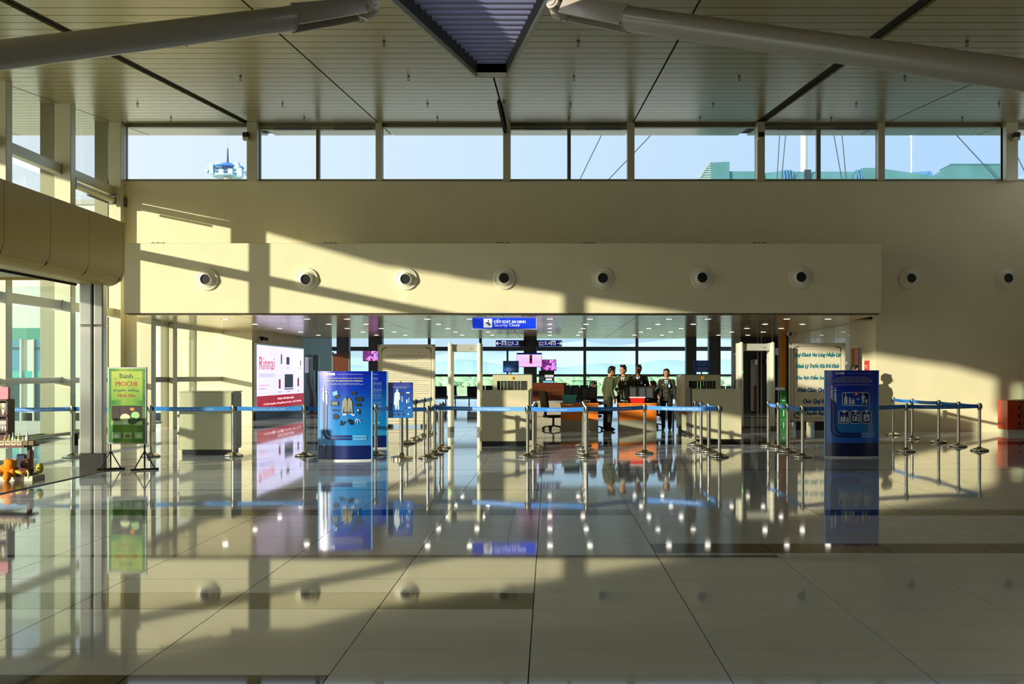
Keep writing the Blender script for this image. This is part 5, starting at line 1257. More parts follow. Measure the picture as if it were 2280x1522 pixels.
MB().box(-26*k, 26*k, -.02, .02, 0.1, 0.75).build('divider_base', 'sign_blue_dull', t)
def office_chair(lb, x, y, rz, jacket=False):
    t = thing('office_chair', lb, 'chair', (x, y, 0), rz, group='office chairs at the desks')
    MB().obox((0, 0, 0.36), (0.46, 0.46, 0.07)).build('seat', 'seat_black', t, bevel=0.02)
    MB().obox((0, 0.24, 0.78), (0.44, 0.06, 0.5), (-0.12, 0, 0)).build('backrest', 'seat_black', t, bevel=0.02)
    MB().box(-0.03, 0.03, 0.2, 0.26, 0.34, 0.62).build('back_bar', 'black', t)
    MB().cyl((0, 0, 0.10), (0, 0, 0.34), 0.03, n=10).build('column', 'black', t)
    for i in range(5):
        a = 2*math.pi*i/5; MB().cyl((0, 0, 0.11), (0.27*math.cos(a), 0.27*math.sin(a), 0.07), 0.02, n=6).build('leg', 'black', t); MB().cyl((0.27*math.cos(a)-.02, 0.27*math.sin(a), 0.035), (0.27*math.cos(a)+.02, 0.27*math.sin(a), 0.035), 0.035, n=10).build('caster', 'black', t)
    if jacket:
        MB().obox((0.0, 0.285, 0.80), (0.47, 0.035, 0.52), (-0.12, 0, 0)).build('hung_jacket', 'tan_jacket', t, bevel=0.015)
    return t
office_chair('black office chair with a tan garment at the left end of the desks', fx(1232, 29.1), 29.1, math.radians(110), True)

# ------------------------------------------------------------------ lounge seats
def bench(lb, px0, px1, Y, n, face):
    w = fx(px1, Y)-fx(px0, Y)
    t = thing('lounge_bench', lb, 'bench', ((fx(px0, Y)+fx(px1, Y))/2, Y, 0), group='black lounge benches')
    sw_ = w/n
    MB().box(-w/2, w/2, -0.04, 0.04, 0.36, 0.41).build('beam', 'seat_black', t)
    for i in range(n):
        x = -w/2+sw_*(i+0.5)
        MB().obox((x, -0.02*face, 0.43), (sw_*0.92, 0.5, 0.05)).build('seat', 'seat_black', t, bevel=0.015)
        MB().obox((x, -0.26*face, 0.68), (sw_*0.94, 0.05, 0.46), (0.18*face, 0, 0)).build('backrest', 'seat_black', t, bevel=0.015)
    for e in (-w/2+0.1, w/2-0.1):
        MB().cyl((e, 0, 0.02), (e, 0, 0.37), 0.03, n=8).build('leg', 'seat_black', t); MB().box(e-0.03, e+0.03, -0.28, 0.28, 0, 0.03).build('foot', 'seat_black', t)
for a, b, Y, n, lb in ((963, 997, 54, 1, 'black lounge bench left of the detector arch'), (1004, 1018, 58, 1, 'black lounge seat right behind the left detector post'), (1040, 1069, 54, 1, 'black lounge bench seen inside the left detector arch'), (1064, 1098, 58, 2, 'black lounge bench left of the left scanner tunnel'), (925, 962, 58, 2, 'black lounge bench behind the regulation board edge'),
                       (1560, 1640, 56, 3, 'black lounge bench behind the right scanner'), (1466, 1520, 56, 2, 'dark lounge bench behind the standing woman'), (1250, 1330, 60, 4, 'dark lounge bench behind the left desk monitors'), (1385, 1460, 60, 4, 'dark lounge bench behind the right desk')):
    bench(lb, a, b, Y, n, 1)

# ------------------------------------------------------------------ shop at the left: canopy, column, shelf
cp = thing('shop_canopy', 'mustard metal shop canopy with rounded lower edge at the left', 'canopy', (-6.76, 17.2, 0))
prof = [(0, 3.90), (0, 3.16)]+[(-0.27+0.27*math.cos(a), 3.16+0.27*-math.sin(a)) for a in [math.radians(x) for x in (15, 30, 45, 60, 75, 90)]]+[(-0.75, 2.93), (-0.75, 2.97), (-0.06, 2.97), (-0.06, 3.90)]
y = 0.0
first = True
while y > -4.7:
    L_ = 0.10 if first else 1.24; first = False
    MB().prism(prof, y-L_+0.006, y-0.006, 'Y').build('canopy_panel', 'mustard', cp, smooth=30); y -= L_
MB().box(-2.65, -0.07, -4.7, -0.01, 3.03, 3.88).build('canopy_core', 'cream_panel', cp)
MB().box(-2.65, -0.07, -0.01, 0.0, 2.99, 3.9).build('canopy_end', 'mustard', cp)
MB().box(-0.80, -0.76, -4.7, -0.02, 2.90, 3.0).build('soffit_edge', 'joint', cp)
for i, (x, yy) in enumerate(((-1.55, -1.6), (-1.55, -4.4))):
    t = thing('canopy_downlight', 'small lit downlight in the shop canopy soffit%s' % ('' if i == 0 else ', nearer the shop front'), 'ceiling light', (-6.76+x, 17.2+yy, 3.0295), group='canopy downlights')
    MB().lathe([(0.06, 0.0), (0.09, 0.0), (0.09, -0.012), (0.06, -0.008)], 16).build('rim', 'lamp_rim', t); MB().lathe([(0.002, -0.004), (0.065, -0.004), (0.065, 0.0), (0.002, 0.0)], 16).build('lens', 'lamp', t)
t = thing('clad_column', 'tall column clad in brushed steel under the shop canopy', 'column', (fx(206, 16.9), 16.9, 0))
k = 16.9/FOC
for a, b in ((-30, -2), (2, 23)):
    MB().box(a*k, b*k, 0, 0.16, 0.24, 2.25).build('lower_panel', 'clad', t, bevel=0.02, seg=2); MB().box(a*k, b*k, 0, 0.16, 2.255, 2.96).build('upper_panel', 'clad', t, bevel=0.02, seg=2)
MB().box(-2.2*k, 2.2*k, 0.02, 0.15, 0, 2.96).build('gap_strip', 'joint', t); MB().box(-30*k, 23*k, 0.01, 0.15, 0, 0.24).build('base_panel', 'partition', t)
t = thing('glass_screen', 'clear glass screen between shop and hall beside the clad column', 'screen', (-9.2, 17.1, 0))
MB().box(-1.7, 1.82, -0.006, 0.006, 0.02, 2.88).build('glass_pane', 'glass_green', t); MB().box(-1.7, 1.82, -0.02, 0.02, 0, 0.02).build('floor_channel', 'alu', t)

Ys = 14.9; ks = Ys/FOC
def spx(p): return fx(p, Ys)
sh = thing('display_shelf', 'dark wooden shop shelf with stepped counter at the left edge', 'shelf', (spx(0), Ys, 0))
def sb(a, b, y0, y1, c, d, nm, m, **kw): return MB().box(fx(a, Ys+y1)-spx(0), fx(b, Ys+y1)-spx(0), y0, y1, fz(d, Ys), fz(c, Ys)).build(nm, m, sh, **kw)
sb(-110, 88, 0.0, 0.42, 1056, 1060, 'bottom_shelf', 'dark_wood'); MB().box(-110*ks, 72*ks, 0.02, 0.38, 0.0, fz(1060, Ys)).build('plinth', 'cream_panel', sh, bevel=0.01)
sb(-110, 87, -0.02, 0.42, 991, 996, 'counter_top', 'dark_wood')
for a in (66, -100): sb(a, a+6, 0.2, 0.28, 996, 1056, 'counter_leg', 'dark_wood')
sb(29, 33, 0.14, 0.34, 889, 991, 'side_panel', 'dark_wood'); sb(-110, 31, 0.32, 0.34, 889, 991, 'back_panel', 'dark_wood')
for c in (889, 924, 960): sb(-110, 30, 0.13, 0.32, c, c+4, 'shelf_board', 'dark_wood')
def carton(lb, a, b, zt, zb, y, m, mark=True):
    w = (b-a)*ks/2; h = (zb-zt)*ks
    t = thing('product_carton', lb, 'box', (fx((a+b)/2, Ys+y), Ys+y, fz(zb, Ys)), group='cartons on the shop shelf')
    MB().box(-w, w, -0.03, 0.03, 0, h).build('carton_body', m, t, bevel=0.003)
    if mark: MB().box(-w*0.5, w*0.5, -0.032, -0.03, h*0.4, h*0.75).build('label_print', 'carton_brown', t)
    MB().box(-w*0.98, w*0.98, -0.0305, 0.0305, h*0.985, h*1.01).build('lid', m, t)
def ctube(lb, a, b, zt, zb, y, m):
    w = (b-a)*ks/2; h = (zb-zt)*ks
    t = thing('cosmetic_tube', lb, 'tube', (fx((a+b)/2, Ys+y), Ys+y, fz(zb, Ys)), group='cosmetic tubes on the shop shelf')
    MB().cyl((0, 0, 0), (0, 0, h*0.18), w*0.62, n=12).build('cap', 'white_metal', t, smooth=40)
    MB().hexa([(-w*.62,-w*.6,h*.18),(w*.62,-w*.6,h*.18),(w*.62,w*.6,h*.18),(-w*.62,w*.6,h*.18)], [(-w,-.004,h),(w,-.004,h),(w,.004,h),(-w,.004,h)]).build('tube_body', m, t)
    MB().obox((0, -w*0.42, h*0.55), (w*0.7, 0.004, h*0.16), (-0.12, 0, 0)).build('label_print', 'ink', t)
def cbottle(lb, a, b, zt, zb, y, m, pump=True):
    r = (b-a)*ks/2; h = (zb-zt)*ks
    t = thing('shop_bottle', lb, 'bottle', (fx((a+b)/2, Ys+y), Ys+y, fz(zb, Ys)), group='bottles on the shop counter')
    MB().lathe([(r*.9, 0), (r, h*.05), (r, h*.55), (r*.5, h*.68), (r*.3, h*.72), (r*.3, h*.78)], 14).build('bottle_body', m, t, smooth=45)
    MB().lathe([(r*.4, h*.76), (r*.4, h*.88), (r*.15, h*.9), (r*.15, h)], 10).build('pump' if pump else 'cap', 'white_metal' if pump else 'black', t, smooth=45)
    MB().lathe([(r*1.01, h*.15), (r*1.01, h*.45)], 14).build('label_band', 'tube_white', t, smooth=45)
carton('pink carton with pale pink front on top of the shelf', -14, 21, 862, 889, 0.22, 'carton_pink', False)
for i, (a, b, m) in enumerate(((-7, 2.5, 'tube_lime'), (3.5, 11.5, 'tube_white'), (12.5, 20.5, 'tube_white'))): ctube('cosmetic tube on the upper shelf board, %s from left' % ORD[i], a, b, 898, 924, 0.22, m)
for i in range(5): ctube('small cosmetic tube on the lower shelf board, %s from left' % ORD[i], -9+6.2*i, -3.4+6.2*i, 938, 960, 0.22, 'tube_white')
for i, (a, b, m, zt) in enumerate(((8,16,'bottle_amber',968),(16.5,25,'bottle_amber',967),(26,32,'tube_white',962),(32,38,'bottle_green',963),(38.5,47,'bottle_amber',962),(48,54,'tube_white',972),(56,65,'tube_white',961))):
    cbottle('shop bottle on the counter back row, %s from left' % ORD[i], a, b, zt, 991, 0.10, m)
for i, (a, b, m) in enumerate(((-1,11.5,'carton_beige'),(13,25,'carton_beige'),(26,38,'carton_beige'),(39,51,'carton_beige'),(52.5,64.5,'carton_brown'),(65.5,77,'carton_brown'))): carton('small square carton on the counter front row, %s from left' % ORD[i], a, b, 981, 991, 0.02, m)
t = thing('plush_toy', 'orange plush toy slumped over the shelf edge', 'toy', (spx(14), Ys+0.05, fz(1056, Ys)))
def kx(a): return (a-14)*ks
def kz(b): return (1056-b)*ks
MB().ell((kx(14), 0.02, kz(1046)), (0.13, 0.12, 0.085), rot=(0, 0.2, 0)).build('body', 'plush', t, smooth=60)
MB().ell((kx(22), -0.04, kz(1034)), (0.085, 0.08, 0.075)).build('head', 'plush', t, smooth=60)
MB().ell((kx(14), -0.02, kz(1028)), (0.055, 0.025, 0.045), rot=(0, 0.4, 0)).ell((kx(31), -0.02, kz(1029)), (0.03, 0.02, 0.045), rot=(0, 0.3, 0)).build('ear', 'plush', t, smooth=60)
MB().ell((kx(22), -0.13, kz(1060)), (0.055, 0.05, 0.07)).build('arm', 'plush', t, smooth=60); MB().ell((kx(-2), -0.06, kz(1050)), (0.09, 0.06, 0.04), rot=(0, -0.2, 0)).build('arm', 'plush', t, smooth=60); MB().ell((kx(30), -0.06, kz(1052)), (0.05, 0.06, 0.06)).build('leg', 'plush', t, smooth=60)
t = thing('floral_hat', 'dark floral cloth hat on the bottom shelf', 'hat', (spx(47), Ys+0.16, fz(1056, Ys)))
MB().ell((0, 0, 0.13), (0.085, 0.08, 0.08)).build('crown', 'cloth_floral', t, smooth=60); MB().lathe([(0.02, 0.09), (0.12, 0.07), (0.125, 0.075), (0.02, 0.10)], 20).build('brim', 'cloth_floral', t, smooth=60); MB().ell((0, 0, 0.04), (0.10, 0.08, 0.045)).build('lining', 'cloth_check', t, smooth=60)
t = thing('checked_pouch', 'checked cloth pouch with yellow leaf trim on the bottom shelf', 'pouch', (spx(53), Ys+0.02, fz(1056, Ys)))
MB().ell((0, 0, 0.045), (0.10, 0.06, 0.045), rot=(0, 0.15, 0)).build('pouch_body', 'cloth_check', t, smooth=60); MB().ell((-0.05, -0.05, 0.035), (0.06, 0.02, 0.025), rot=(0, 0.3, 0)).build('leaf_trim', 'plush_yellow', t, smooth=60); MB().tube([(0.06, -0.05, 0.06), (0.09, -0.07, 0.03), (0.10, -0.10, -0.04)], [0.014, 0.016, 0.012]).build('strap', 'tube_lime', t, smooth=60)
t = thing('yellow_cushion', 'round yellow cushion at the end of the bottom shelf', 'cushion', (spx(78), Ys+0.14, fz(1056, Ys)))
MB().ell((0, 0, 0.075), (0.045, 0.06, 0.075)).build('cushion_body', 'plush_yellow', t, smooth=60); MB().ell((0, -0.058, 0.08), (0.012, 0.01, 0.012)).build('button', 'cloth_check', t, smooth=60)
t = thing('folded_scarf', 'pale lilac folded scarf hanging behind the plush toys', 'scarf', (spx(40), Ys+0.36, fz(1056, Ys)))
MB().obox((0, 0, 0.16), (0.09, 0.05, 0.32), (0.1, 0.1, 0)).build('scarf_fold', 'cloth_pale', t, bevel=0.02); MB().obox((-0.12, 0, 0.13), (0.14, 0.06, 0.26), (0.1, 0, 0)).build('dark_fold', 'ink', t, bevel=0.02)

# ------------------------------------------------------------------ red cabinet at the right edge
t = thing('red_cabinet', 'red wooden display counter with steel hinges at the right edge', 'cabinet', (11.45, 26.9, 0))
zt = fz(891, 26.9)
MB().box(0, 0.27, 0, 0.6, 0.11, zt).build('front_panel', 'red_wood', t, bevel=0.004); MB().box(0.33, 2.4, 0, 0.6, 0.11, zt).build('front_panel', 'red_wood', t, bevel=0.004)
MB().box(0.27, 0.33, 0.02, 0.6, 0.11, zt).build('corner_gap', 'partition', t); MB().box(0.02, 2.4, 0.03, 0.58, 0, 0.11).build('plinth', 'cream_panel', t)
for z in (0.18, 0.36, 0.56, 0.76): MB().cyl((0.29, -0.004, z-0.05), (0.29, -0.004, z+0.05), 0.012, n=8).build('hinge', 'chrome', t)
MB().box(0.36, 2.4, 0.02, 0.58, zt, zt+0.02).build('top_board', 'cream_panel', t)
MB().box(0.36, 0.366, 0.02, 0.58, zt+0.02, zt+0.40).box(0.36, 2.4, 0.02, 0.026, zt+0.02, zt+0.40).build('glass_case', 'glass_teal', t)

# ------------------------------------------------------------------ rooftop equipment and mast outside the clerestory
YR, ZR = 36.0, 6.5; kr = YR/FOC
def rx(a): return fx(a, YR)
def rz_(b): return fz(b, YR)
t = thing('roof_hood', 'teal roof air hood with slatted slanting face outside the windows', 'air duct', (rx(1600), YR, ZR), group='rooftop ducts')
def q(a): return rx(a)-rx(1600)
def s(b): return rz_(b)-ZR
MB().prism([(q(1576), s(367)), (q(1620), s(365)), (q(1620), 0), (q(1552), 0), (q(1552), s(404))], -0.4, 0.4, 'Y').build('hood_body', 'duct', t)
for i in range(8):
    f = i/8; MB().obox((q(1576)+(q(1552)-q(1576))*f-0.02, -0.42, s(368)+(s(404)-s(368))*f), (0.10, 0.05, 0.02), (0, 0.6, 0)).build('slat', 'outside_white', t)
for i in range(7):
    MB().box(q(1554+3*i), q(1579), -0.415, -0.40, s(403-5*i), s(401.5-5*i)).build('slat', 'outside_white', t)
MB().box(q(1620), q(1692), -0.3, 0.4, 0, s(385)).build('duct_run', 'duct', t)
t = thing('roof_round_duct', 'round teal duct with flange rings on the roof outside', 'air duct', (rx(1820), YR, ZR), group='rooftop ducts')
def q(a): return rx(a)-rx(1820)
MB().cyl((q(1702), 0, s(384)-0.32), (q(1738), 0, s(382)-0.35), 0.30, 0.36, n=18).cyl((q(1738), 0, s(381)-0.36), (q(1910), 0, s(381)-0.36), 0.34, n=18).build('duct_tube', 'duct', t, smooth=40)
for a in (1741, 1748, 1754, 1760, 1906, 1911): MB().cyl((q(a)-.02, 0, s(381)-0.36), (q(a)+.02, 0, s(381)-0.36), 0.40, n=18).build('flange_ring', 'duct_blue', t, smooth=40)
MB().box(q(1913), q(1952), -0.35, 0.35, 0, s(378)).build('duct_box', 'duct', t); MB().box(q(1786), q(1800), -0.37, -0.30, 0, s(382)).build('strap', 'wire', t)
for a in (1716, 1850): MB().box(q(a)-.1, q(a)+.1, -0.3, 0.3, 0, 0.75).build('saddle', 'duct', t)
t = thing('roof_box_duct', 'tapering teal box duct ending in a large box outside right windows', 'air duct', (rx(2100), YR, ZR), group='rooftop ducts')
def q(a): return rx(a)-rx(2100)
MB().prism([(q(1953), 0), (q(1953), s(379)), (q(2080), s(397)), (q(2080), 0)], -0.35, 0.35, 'Y').build('taper', 'duct', t); MB().prism([(q(2080), 0), (q(2080), s(391)), (q(2107), s(372)), (q(2231), s(372)), (q(2231), 0)], -0.5, 0.5, 'Y').build('end_box', 'duct', t); MB().box(q(2104), q(2233), -0.53, 0.53, s(373), s(371)).build('lid', 'duct', t)
t = thing('roof_blue_duct', 'pale blue rounded duct behind the box duct outside', 'air duct', (rx(2050), YR+2, ZR), group='rooftop ducts')
MB().cyl((-0.9, 0, fz(386, YR+2)-ZR-0.5), (1.0, 0, fz(381, YR+2)-ZR-0.5), 0.45, 0.5, n=18).build('duct_tube', 'duct_blue', t, smooth=40); MB().box(-0.7, 0.8, -0.3, 0.3, 0, 1.0).build('saddle', 'duct', t)
t = thing('roof_mast', 'thick cream mast pole rising outside the right windows', 'mast', (fx(1790, 37.5), 37.5, ZR))
MB().cyl((0, 0, 0), (0, 0, 6.5), 0.115, n=16).build('mast_pole', 'outside_white', t, smooth=40); MB().box(-0.3, 0.3, -0.3, 0.3, 0, 0.06).build('base_plate', 'duct', t)
t = thing('roof_antenna', 'thin white lightning rod outside the right windows', 'antenna', (fx(2029, 36.9), 36.9, ZR))
MB().cyl((0, 0, 0), (0, 0, fz(303, 36.9)-ZR), 0.022, n=8).build('rod', 'white_metal', t); MB().ell((0, 0, fz(303, 36.9)-ZR), (0.05, 0.05, 0.05), 8, 6).build('tip', 'white_metal', t); MB().box(-0.15, 0.15, -0.15, 0.15, 0, 0.04).build('base_plate', 'duct', t)
for i, (a, b, c, d, lb) in enumerate(((1338,303,1286,410,'thin guy wire slanting outside the fifth window'), (1447,303,1345,410,'thin guy wire crossing the window post outside'), (1735.5,303,1729,420,'left thin cable beside the mast'), (1749,303,1738,420,'right thin cable beside the mast'), (1857,303,1878,420,'thin cable right of the mast, slanting one'), (1875,303,1886,420,'thin cable right of the mast, knotted one'), (2129,300,2205,382,'thin guy wire ending on the large box duct'), (2262,342,2300,420,'short guy wire at the right picture edge'))):
    Y = 35.2; p0, p1 = W(a, b, Y), W(c, d, Y)
    dr_ = (p1-p0); 
    p1 = p0+dr_*((ZR-p0.z)/dr_.z); p0 = p0-dr_*1.2
    t = thing('guy_wire', lb, 'wire', p1, group='guy wires above the roof')
    MB().cyl((0, 0, 0), p0-p1, 0.016, n=6).build('wire_strand', 'wire', t); MB().cyl((0, 0, 0), (0, 0, 0.08), 0.05, n=8).build('anchor', 'duct', t)
Ym = 60.0; km = Ym/FOC
mroot = thing('floodlight_mast', 'floodlight mast top with blue cap and pale lamps outside left window', 'mast', (fx(507, Ym), Ym, -0.3))
def mz(b): return fz(b, Ym)+0.3
def mx(a): return (a-507)*km
MB().cyl((0, 0, 0), (0, 0, mz(380)), 0.35, 0.22, n=14).build('mast_pole', 'outside_white', mroot, smooth=40)
MB().lathe([(0.9, mz(374)), (0.86, mz(371)), (0.05, mz(361)), (0.03, mz(361))], 16).build('cap', 'roof_blue', mroot, smooth=25)
MB().lathe([(0.75, mz(394)), (0.8, mz(394)), (0.8, mz(391)), (0.75, mz(391))], 20).build('platform_ring', 'lamp_housing', mroot); MB().cyl((0, 0, mz(361)), (0, 0, mz(330)), 0.06, 0.03, n=8).build('lightning_rod', 'wire', mroot)
MB().cyl((0, 0, mz(330)), (0, 0, mz(290)), 0.02, n=6).build('lightning_rod', 'lamp_housing', mroot)
for a, b, c, d, r_ in ((462, 378, 9, 13, 0.5), (478, 381, 10, 22, 0.0), (494, 371, 15, 10, 0.05), (533, 373, 14, 14, -0.25), (540, 388, 13, 20, -0.1), (548, 386, 4, 11, -0.3), (500, 386, 12, 12, 0.1), (520, 386, 12, 14, 0)):
    o = MB().obox((mx(a), -0.5 if 470 < a < 545 else 0, mz(b)), (c*km, 0.25, d*km), (0.15, r_, 0)).build('floodlight', 'lamp_housing', mroot, bevel=0.03)
    MB().obox((mx(a), -0.64 if 470 < a < 545 else -0.14, mz(b)), (c*km*0.8, 0.02, d*km*0.8), (0.15, r_, 0)).build('lamp_glass', 'badge', o)
    MB().cyl((mx(a), -0.3, mz(b)), (0, 0, mz(388)), 0.04, n=6).build('lamp_arm', 'lamp_housing', o)
# ------------------------------------------------------------------ people
from mathutils.bvhtree import BVHTree
def skinmesh(prims, voxel, smooth_it=3):
    mb = MB()
    for pr_ in prims:
        if pr_[0] == 'ell': mb.ell(pr_[1], pr_[2], 16, 11, pr_[3])
        else:
            _, p, q_, r0, r1 = pr_[:5]
            p, q_ = Vector(p), Vector(q_)
            mb.cyl(p, q_, r0, r1, 12); mb.ell(p, (r0, r0, r0), 12, 8); mb.ell(q_, (r1, r1, r1), 12, 8)
    me = mb.mesh('tmp'); o = bpy.data.objects.new('tmp', me); COL.objects.link(o)
    m = o.modifiers.new('r', 'REMESH'); m.mode = 'VOXEL'; m.voxel_size = voxel; m.use_smooth_shade = True
    if smooth_it:
        m2 = o.modifiers.new('s', 'SMOOTH'); m2.factor = 0.5; m2.iterations = smooth_it
    dg = bpy.context.evaluated_depsgraph_get(); dg.update()
    out = bpy.data.meshes.new_from_object(o.evaluated_get(dg))
    bpy.data.objects.remove(o); bpy.data.meshes.remove(me)
    for p in out.polygons: p.use_smooth = True
    return out
def nearest_tag(prims, pts):
    best = np.full(len(pts), 1e9); idx = np.zeros(len(pts), int)
    for i, pr_ in enumerate(prims):
        if pr_[0] == 'ell':
            R = np.array(Euler(pr_[3]).to_matrix()); r = np.array(pr_[2]); l = ((pts-np.array(pr_[1]))@R)/r
            n = np.linalg.norm(l, axis=1); d = (n-1)*r.min()
        else:
            a, b = np.array(pr_[1]), np.array(pr_[2]); ab = b-a; tt = np.clip(((pts-a)@ab)/(ab@ab), 0, 1)
            d = np.linalg.norm(pts-(a+tt[:, None]*ab), axis=1)-(pr_[3]+(pr_[4]-pr_[3])*tt)
        m_ = d < best; best[m_] = d[m_]; idx[m_] = i
    return idx
def hand_prims(wr, el, thumb, palm, curl=0.5):
    """palm ellipsoid, four bent fingers of unequal length, thumb leaving the side of the palm"""
    wr, el = Vector(wr), Vector(el); d = (wr-el).normalized(); th = Vector(thumb); th = (th-d*th.dot(d)).normalized()
    pn = Vector(palm); pn = (pn-d*pn.dot(d)-th*pn.dot(th)).normalized()
    c0 = wr+d*0.02; c1 = wr+d*0.085; P_ = []
    for k_ in (-0.024, -0.008, 0.008, 0.024): P_.append(('cap', tuple(c0+th*k_*0.8), tuple(c1+th*k_), 0.016, 0.013, 'skin'))
    for k_, ln in ((-0.027, 0.055), (-0.009, 0.072), (0.009, 0.078), (0.027, 0.068)):
        a = c1+th*k_; b = a+(d*math.cos(curl)+pn*math.sin(curl))*ln*0.55; c = b+(d*math.cos(curl*2)+pn*math.sin(curl*2))*ln*0.5
        P_ += [('cap', tuple(a), tuple(b), 0.0095, 0.009, 'skin'), ('cap', tuple(b), tuple(c), 0.009, 0.008, 'skin')]
    a = c0+th*0.022; b = a+(th*0.7+d*0.7).normalized()*0.042; c = b+(d*0.95+pn*0.3).normalized()*0.03
    P_ += [('cap', tuple(a), tuple(b), 0.013, 0.011, 'skin'), ('cap', tuple(b), tuple(c), 0.0105, 0.009, 'skin')]
    return P_
def person(label, loc, rz, height, arms, head=(0, 0), sit=False, female=False, jacket='uniform', skin='skin', stance=0.0, group='uniformed security staff', uniform=True, lean=0.0):
    """arms: ((elbow, wrist, thumb, palm) for the left side of the picture when facing the camera, then the right side)"""
    t = thing('person', label, 'person', loc, rz, group=group); t.scale = (height/1.72,)*3
    dz = -0.40 if sit else 0.0
    sw_ = 0.175 if female else 0.198
    def T(x, y, z):                                   # leaning torso
        h_ = max(z-0.9, 0); return (x, y-lean*h_, z+dz-0.3*lean*lean*h_)
    P_ = [('ell', T(0, 0.0, 0.93), (0.165, 0.118, 0.14), (0, 0, 0), 'jacket'), ('ell', T(0, 0, 1.07), (0.158 if not female else 0.14, 0.115, 0.20), (0, 0, 0), 'jacket'), ('ell', T(0, 0.0, 1.24), (sw_-0.015, 0.122, 0.19), (0, 0, 0), 'jacket'),
          ('ell', T(0, 0.012, 1.365), (sw_+0.005, 0.085, 0.075), (0, 0, 0), 'jacket'), ('ell', T(0, 0.005, 0.85), (0.172, 0.122, 0.08), (0, 0, 0), 'jacket'),
          ('cap', T(0, 0.01, 1.40), T(0, 0.0, 1.49), 0.056, 0.052, 'skin')]
    if female: P_.append(('ell', T(0, -0.06, 1.22), (0.12, 0.075, 0.075), (0, 0, 0), 'jacket'))
    hp, hy = head; Rm = Euler((hp, 0, hy)).to_matrix(); nk = Vector(T(0, 0.0, 1.47))
    def Hd(x, y, z): return tuple(nk+Rm@Vector((x, y, z)))
    hr = (hp, 0, hy)
    P_ += [('ell', Hd(0, -0.005, 0.135), (0.076, 0.094, 0.108), hr, 'skin'), ('ell', Hd(0, -0.028, 0.075), (0.058, 0.068, 0.068), hr, 'skin'), ('ell', Hd(0, -0.052, 0.038), (0.032, 0.034, 0.028), hr, 'skin'),
           ('cap', Hd(0, -0.092, 0.135), Hd(0, -0.112, 0.098), 0.010, 0.014, 'skin'), ('ell', Hd(-0.077, 0.01, 0.115), (0.010, 0.020, 0.030), hr, 'skin'), ('ell', Hd(0.077, 0.01, 0.115), (0.010, 0.020, 0.030), hr, 'skin')]
    for s_, (el, wr, th, pn) in zip((-1, 1), arms):
        el, wr = Vector(el)+Vector((0, 0, dz)), Vector(wr)+Vector((0, 0, dz)); sh_ = Vector(T(s_*sw_, 0.01, 1.36))
        cuff = wr+(el-wr).normalized()*0.025
        P_ += [('cap', tuple(sh_), tuple(el), 0.062, 0.052, 'jacket'), ('cap', tuple(el), tuple(cuff), 0.052, 0.042, 'jacket'), ('cap', tuple(cuff), tuple(wr), 0.03, 0.027, 'skin')]
        P_ += hand_prims(wr, el, th, pn)
    for s_ in (-1, 1):
        if sit: hip, kn, an = (s_*0.09, 0, 0.50), (s_*0.11, -0.42, 0.50), (s_*0.11, -0.40, 0.09)
        else: hip, kn, an = (s_*0.088, 0.0, 0.86), (s_*(0.095+stance), -0.012, 0.47), (s_*(0.09+stance*1.6), 0.02, 0.09)
        P_ += [('cap', hip, kn, 0.092, 0.066, 'trousers'), ('cap', kn, an, 0.066, 0.056, 'trousers'), ('ell', (an[0]*1.04, an[1]-0.055, 0.042), (0.045, 0.125, 0.042), (0, 0, 0), 'shoe')]
    me = skinmesh(P_, 0.0085, 2)
    names = ['jacket', 'trousers', 'skin', 'shoe']; mats = [jacket, 'trousers', skin, 'shoe']
    for m_ in mats: me.materials.append(M[m_])
    n = len(me.polygons); cs = np.zeros(n*3); me.polygons.foreach_get('center', cs); cs = cs.reshape(-1, 3)
    idx = nearest_tag(P_, cs); me.polygons.foreach_set('material_index', np.array([names.index(P_[i][-1]) for i in idx], dtype=np.int32)); me.update()
    body = mobj('body', me, None, t)
    bv = BVHTree.FromPolygons([v.co for v in me.vertices], [tuple(p.vertices) for p in me.polygons])
    def front(x, z, off=0.004):
        h_ = bv.ray_cast(Vector((x, -1.5, z)), Vector((0, 1, 0)))
        return Vector((x, (h_[0].y if h_[0] is not None else -0.12)-off, z))
    # hair
    if female: HP = [('ell', Hd(0, 0.012, 0.150), (0.086, 0.100, 0.102), hr, 'h'), ('ell', Hd(0, 0.045, 0.085), (0.084, 0.066, 0.10), hr, 'h'), ('ell', Hd(-0.072, -0.015, 0.10), (0.022, 0.05, 0.085), hr, 'h'), ('ell', Hd(0.072, -0.015, 0.10), (0.022, 0.05, 0.085), hr, 'h'), ('ell', Hd(-0.02, -0.062, 0.205), (0.06, 0.036, 0.032), hr, 'h')]
    else: HP = [('ell', Hd(0, 0.018, 0.168), (0.084, 0.098, 0.090), hr, 'h'), ('ell', Hd(0, 0.055, 0.115), (0.076, 0.052, 0.075), hr, 'h'), ('ell', Hd(0.012, -0.03, 0.226), (0.058, 0.052, 0.034), hr, 'h'), ('ell', Hd(-0.03, -0.015, 0.240), (0.045, 0.05, 0.028), hr, 'h'), ('ell', Hd(0.035, 0.02, 0.244), (0.035, 0.05, 0.024), hr, 'h'), ('ell', Hd(-0.07, 0.0, 0.17), (0.018, 0.045, 0.045), hr, 'h'), ('ell', Hd(0.07, 0.0, 0.17), (0.018, 0.045, 0.045), hr, 'h')]
    hm = skinmesh(HP, 0.008, 1); mobj('hair', hm, 'hair', t)
    for s_ in (-1, 1):
        MB().ell(Hd(s_*0.030, -0.088, 0.128), (0.014, 0.008, 0.006), 10, 6, hr).build('eye', 'black_gloss', t, smooth=60); MB().obox(Hd(s_*0.031, -0.094, 0.150), (0.034, 0.008, 0.007), (hp, s_*0.1, hy)).build('eyebrow', 'hair', t)
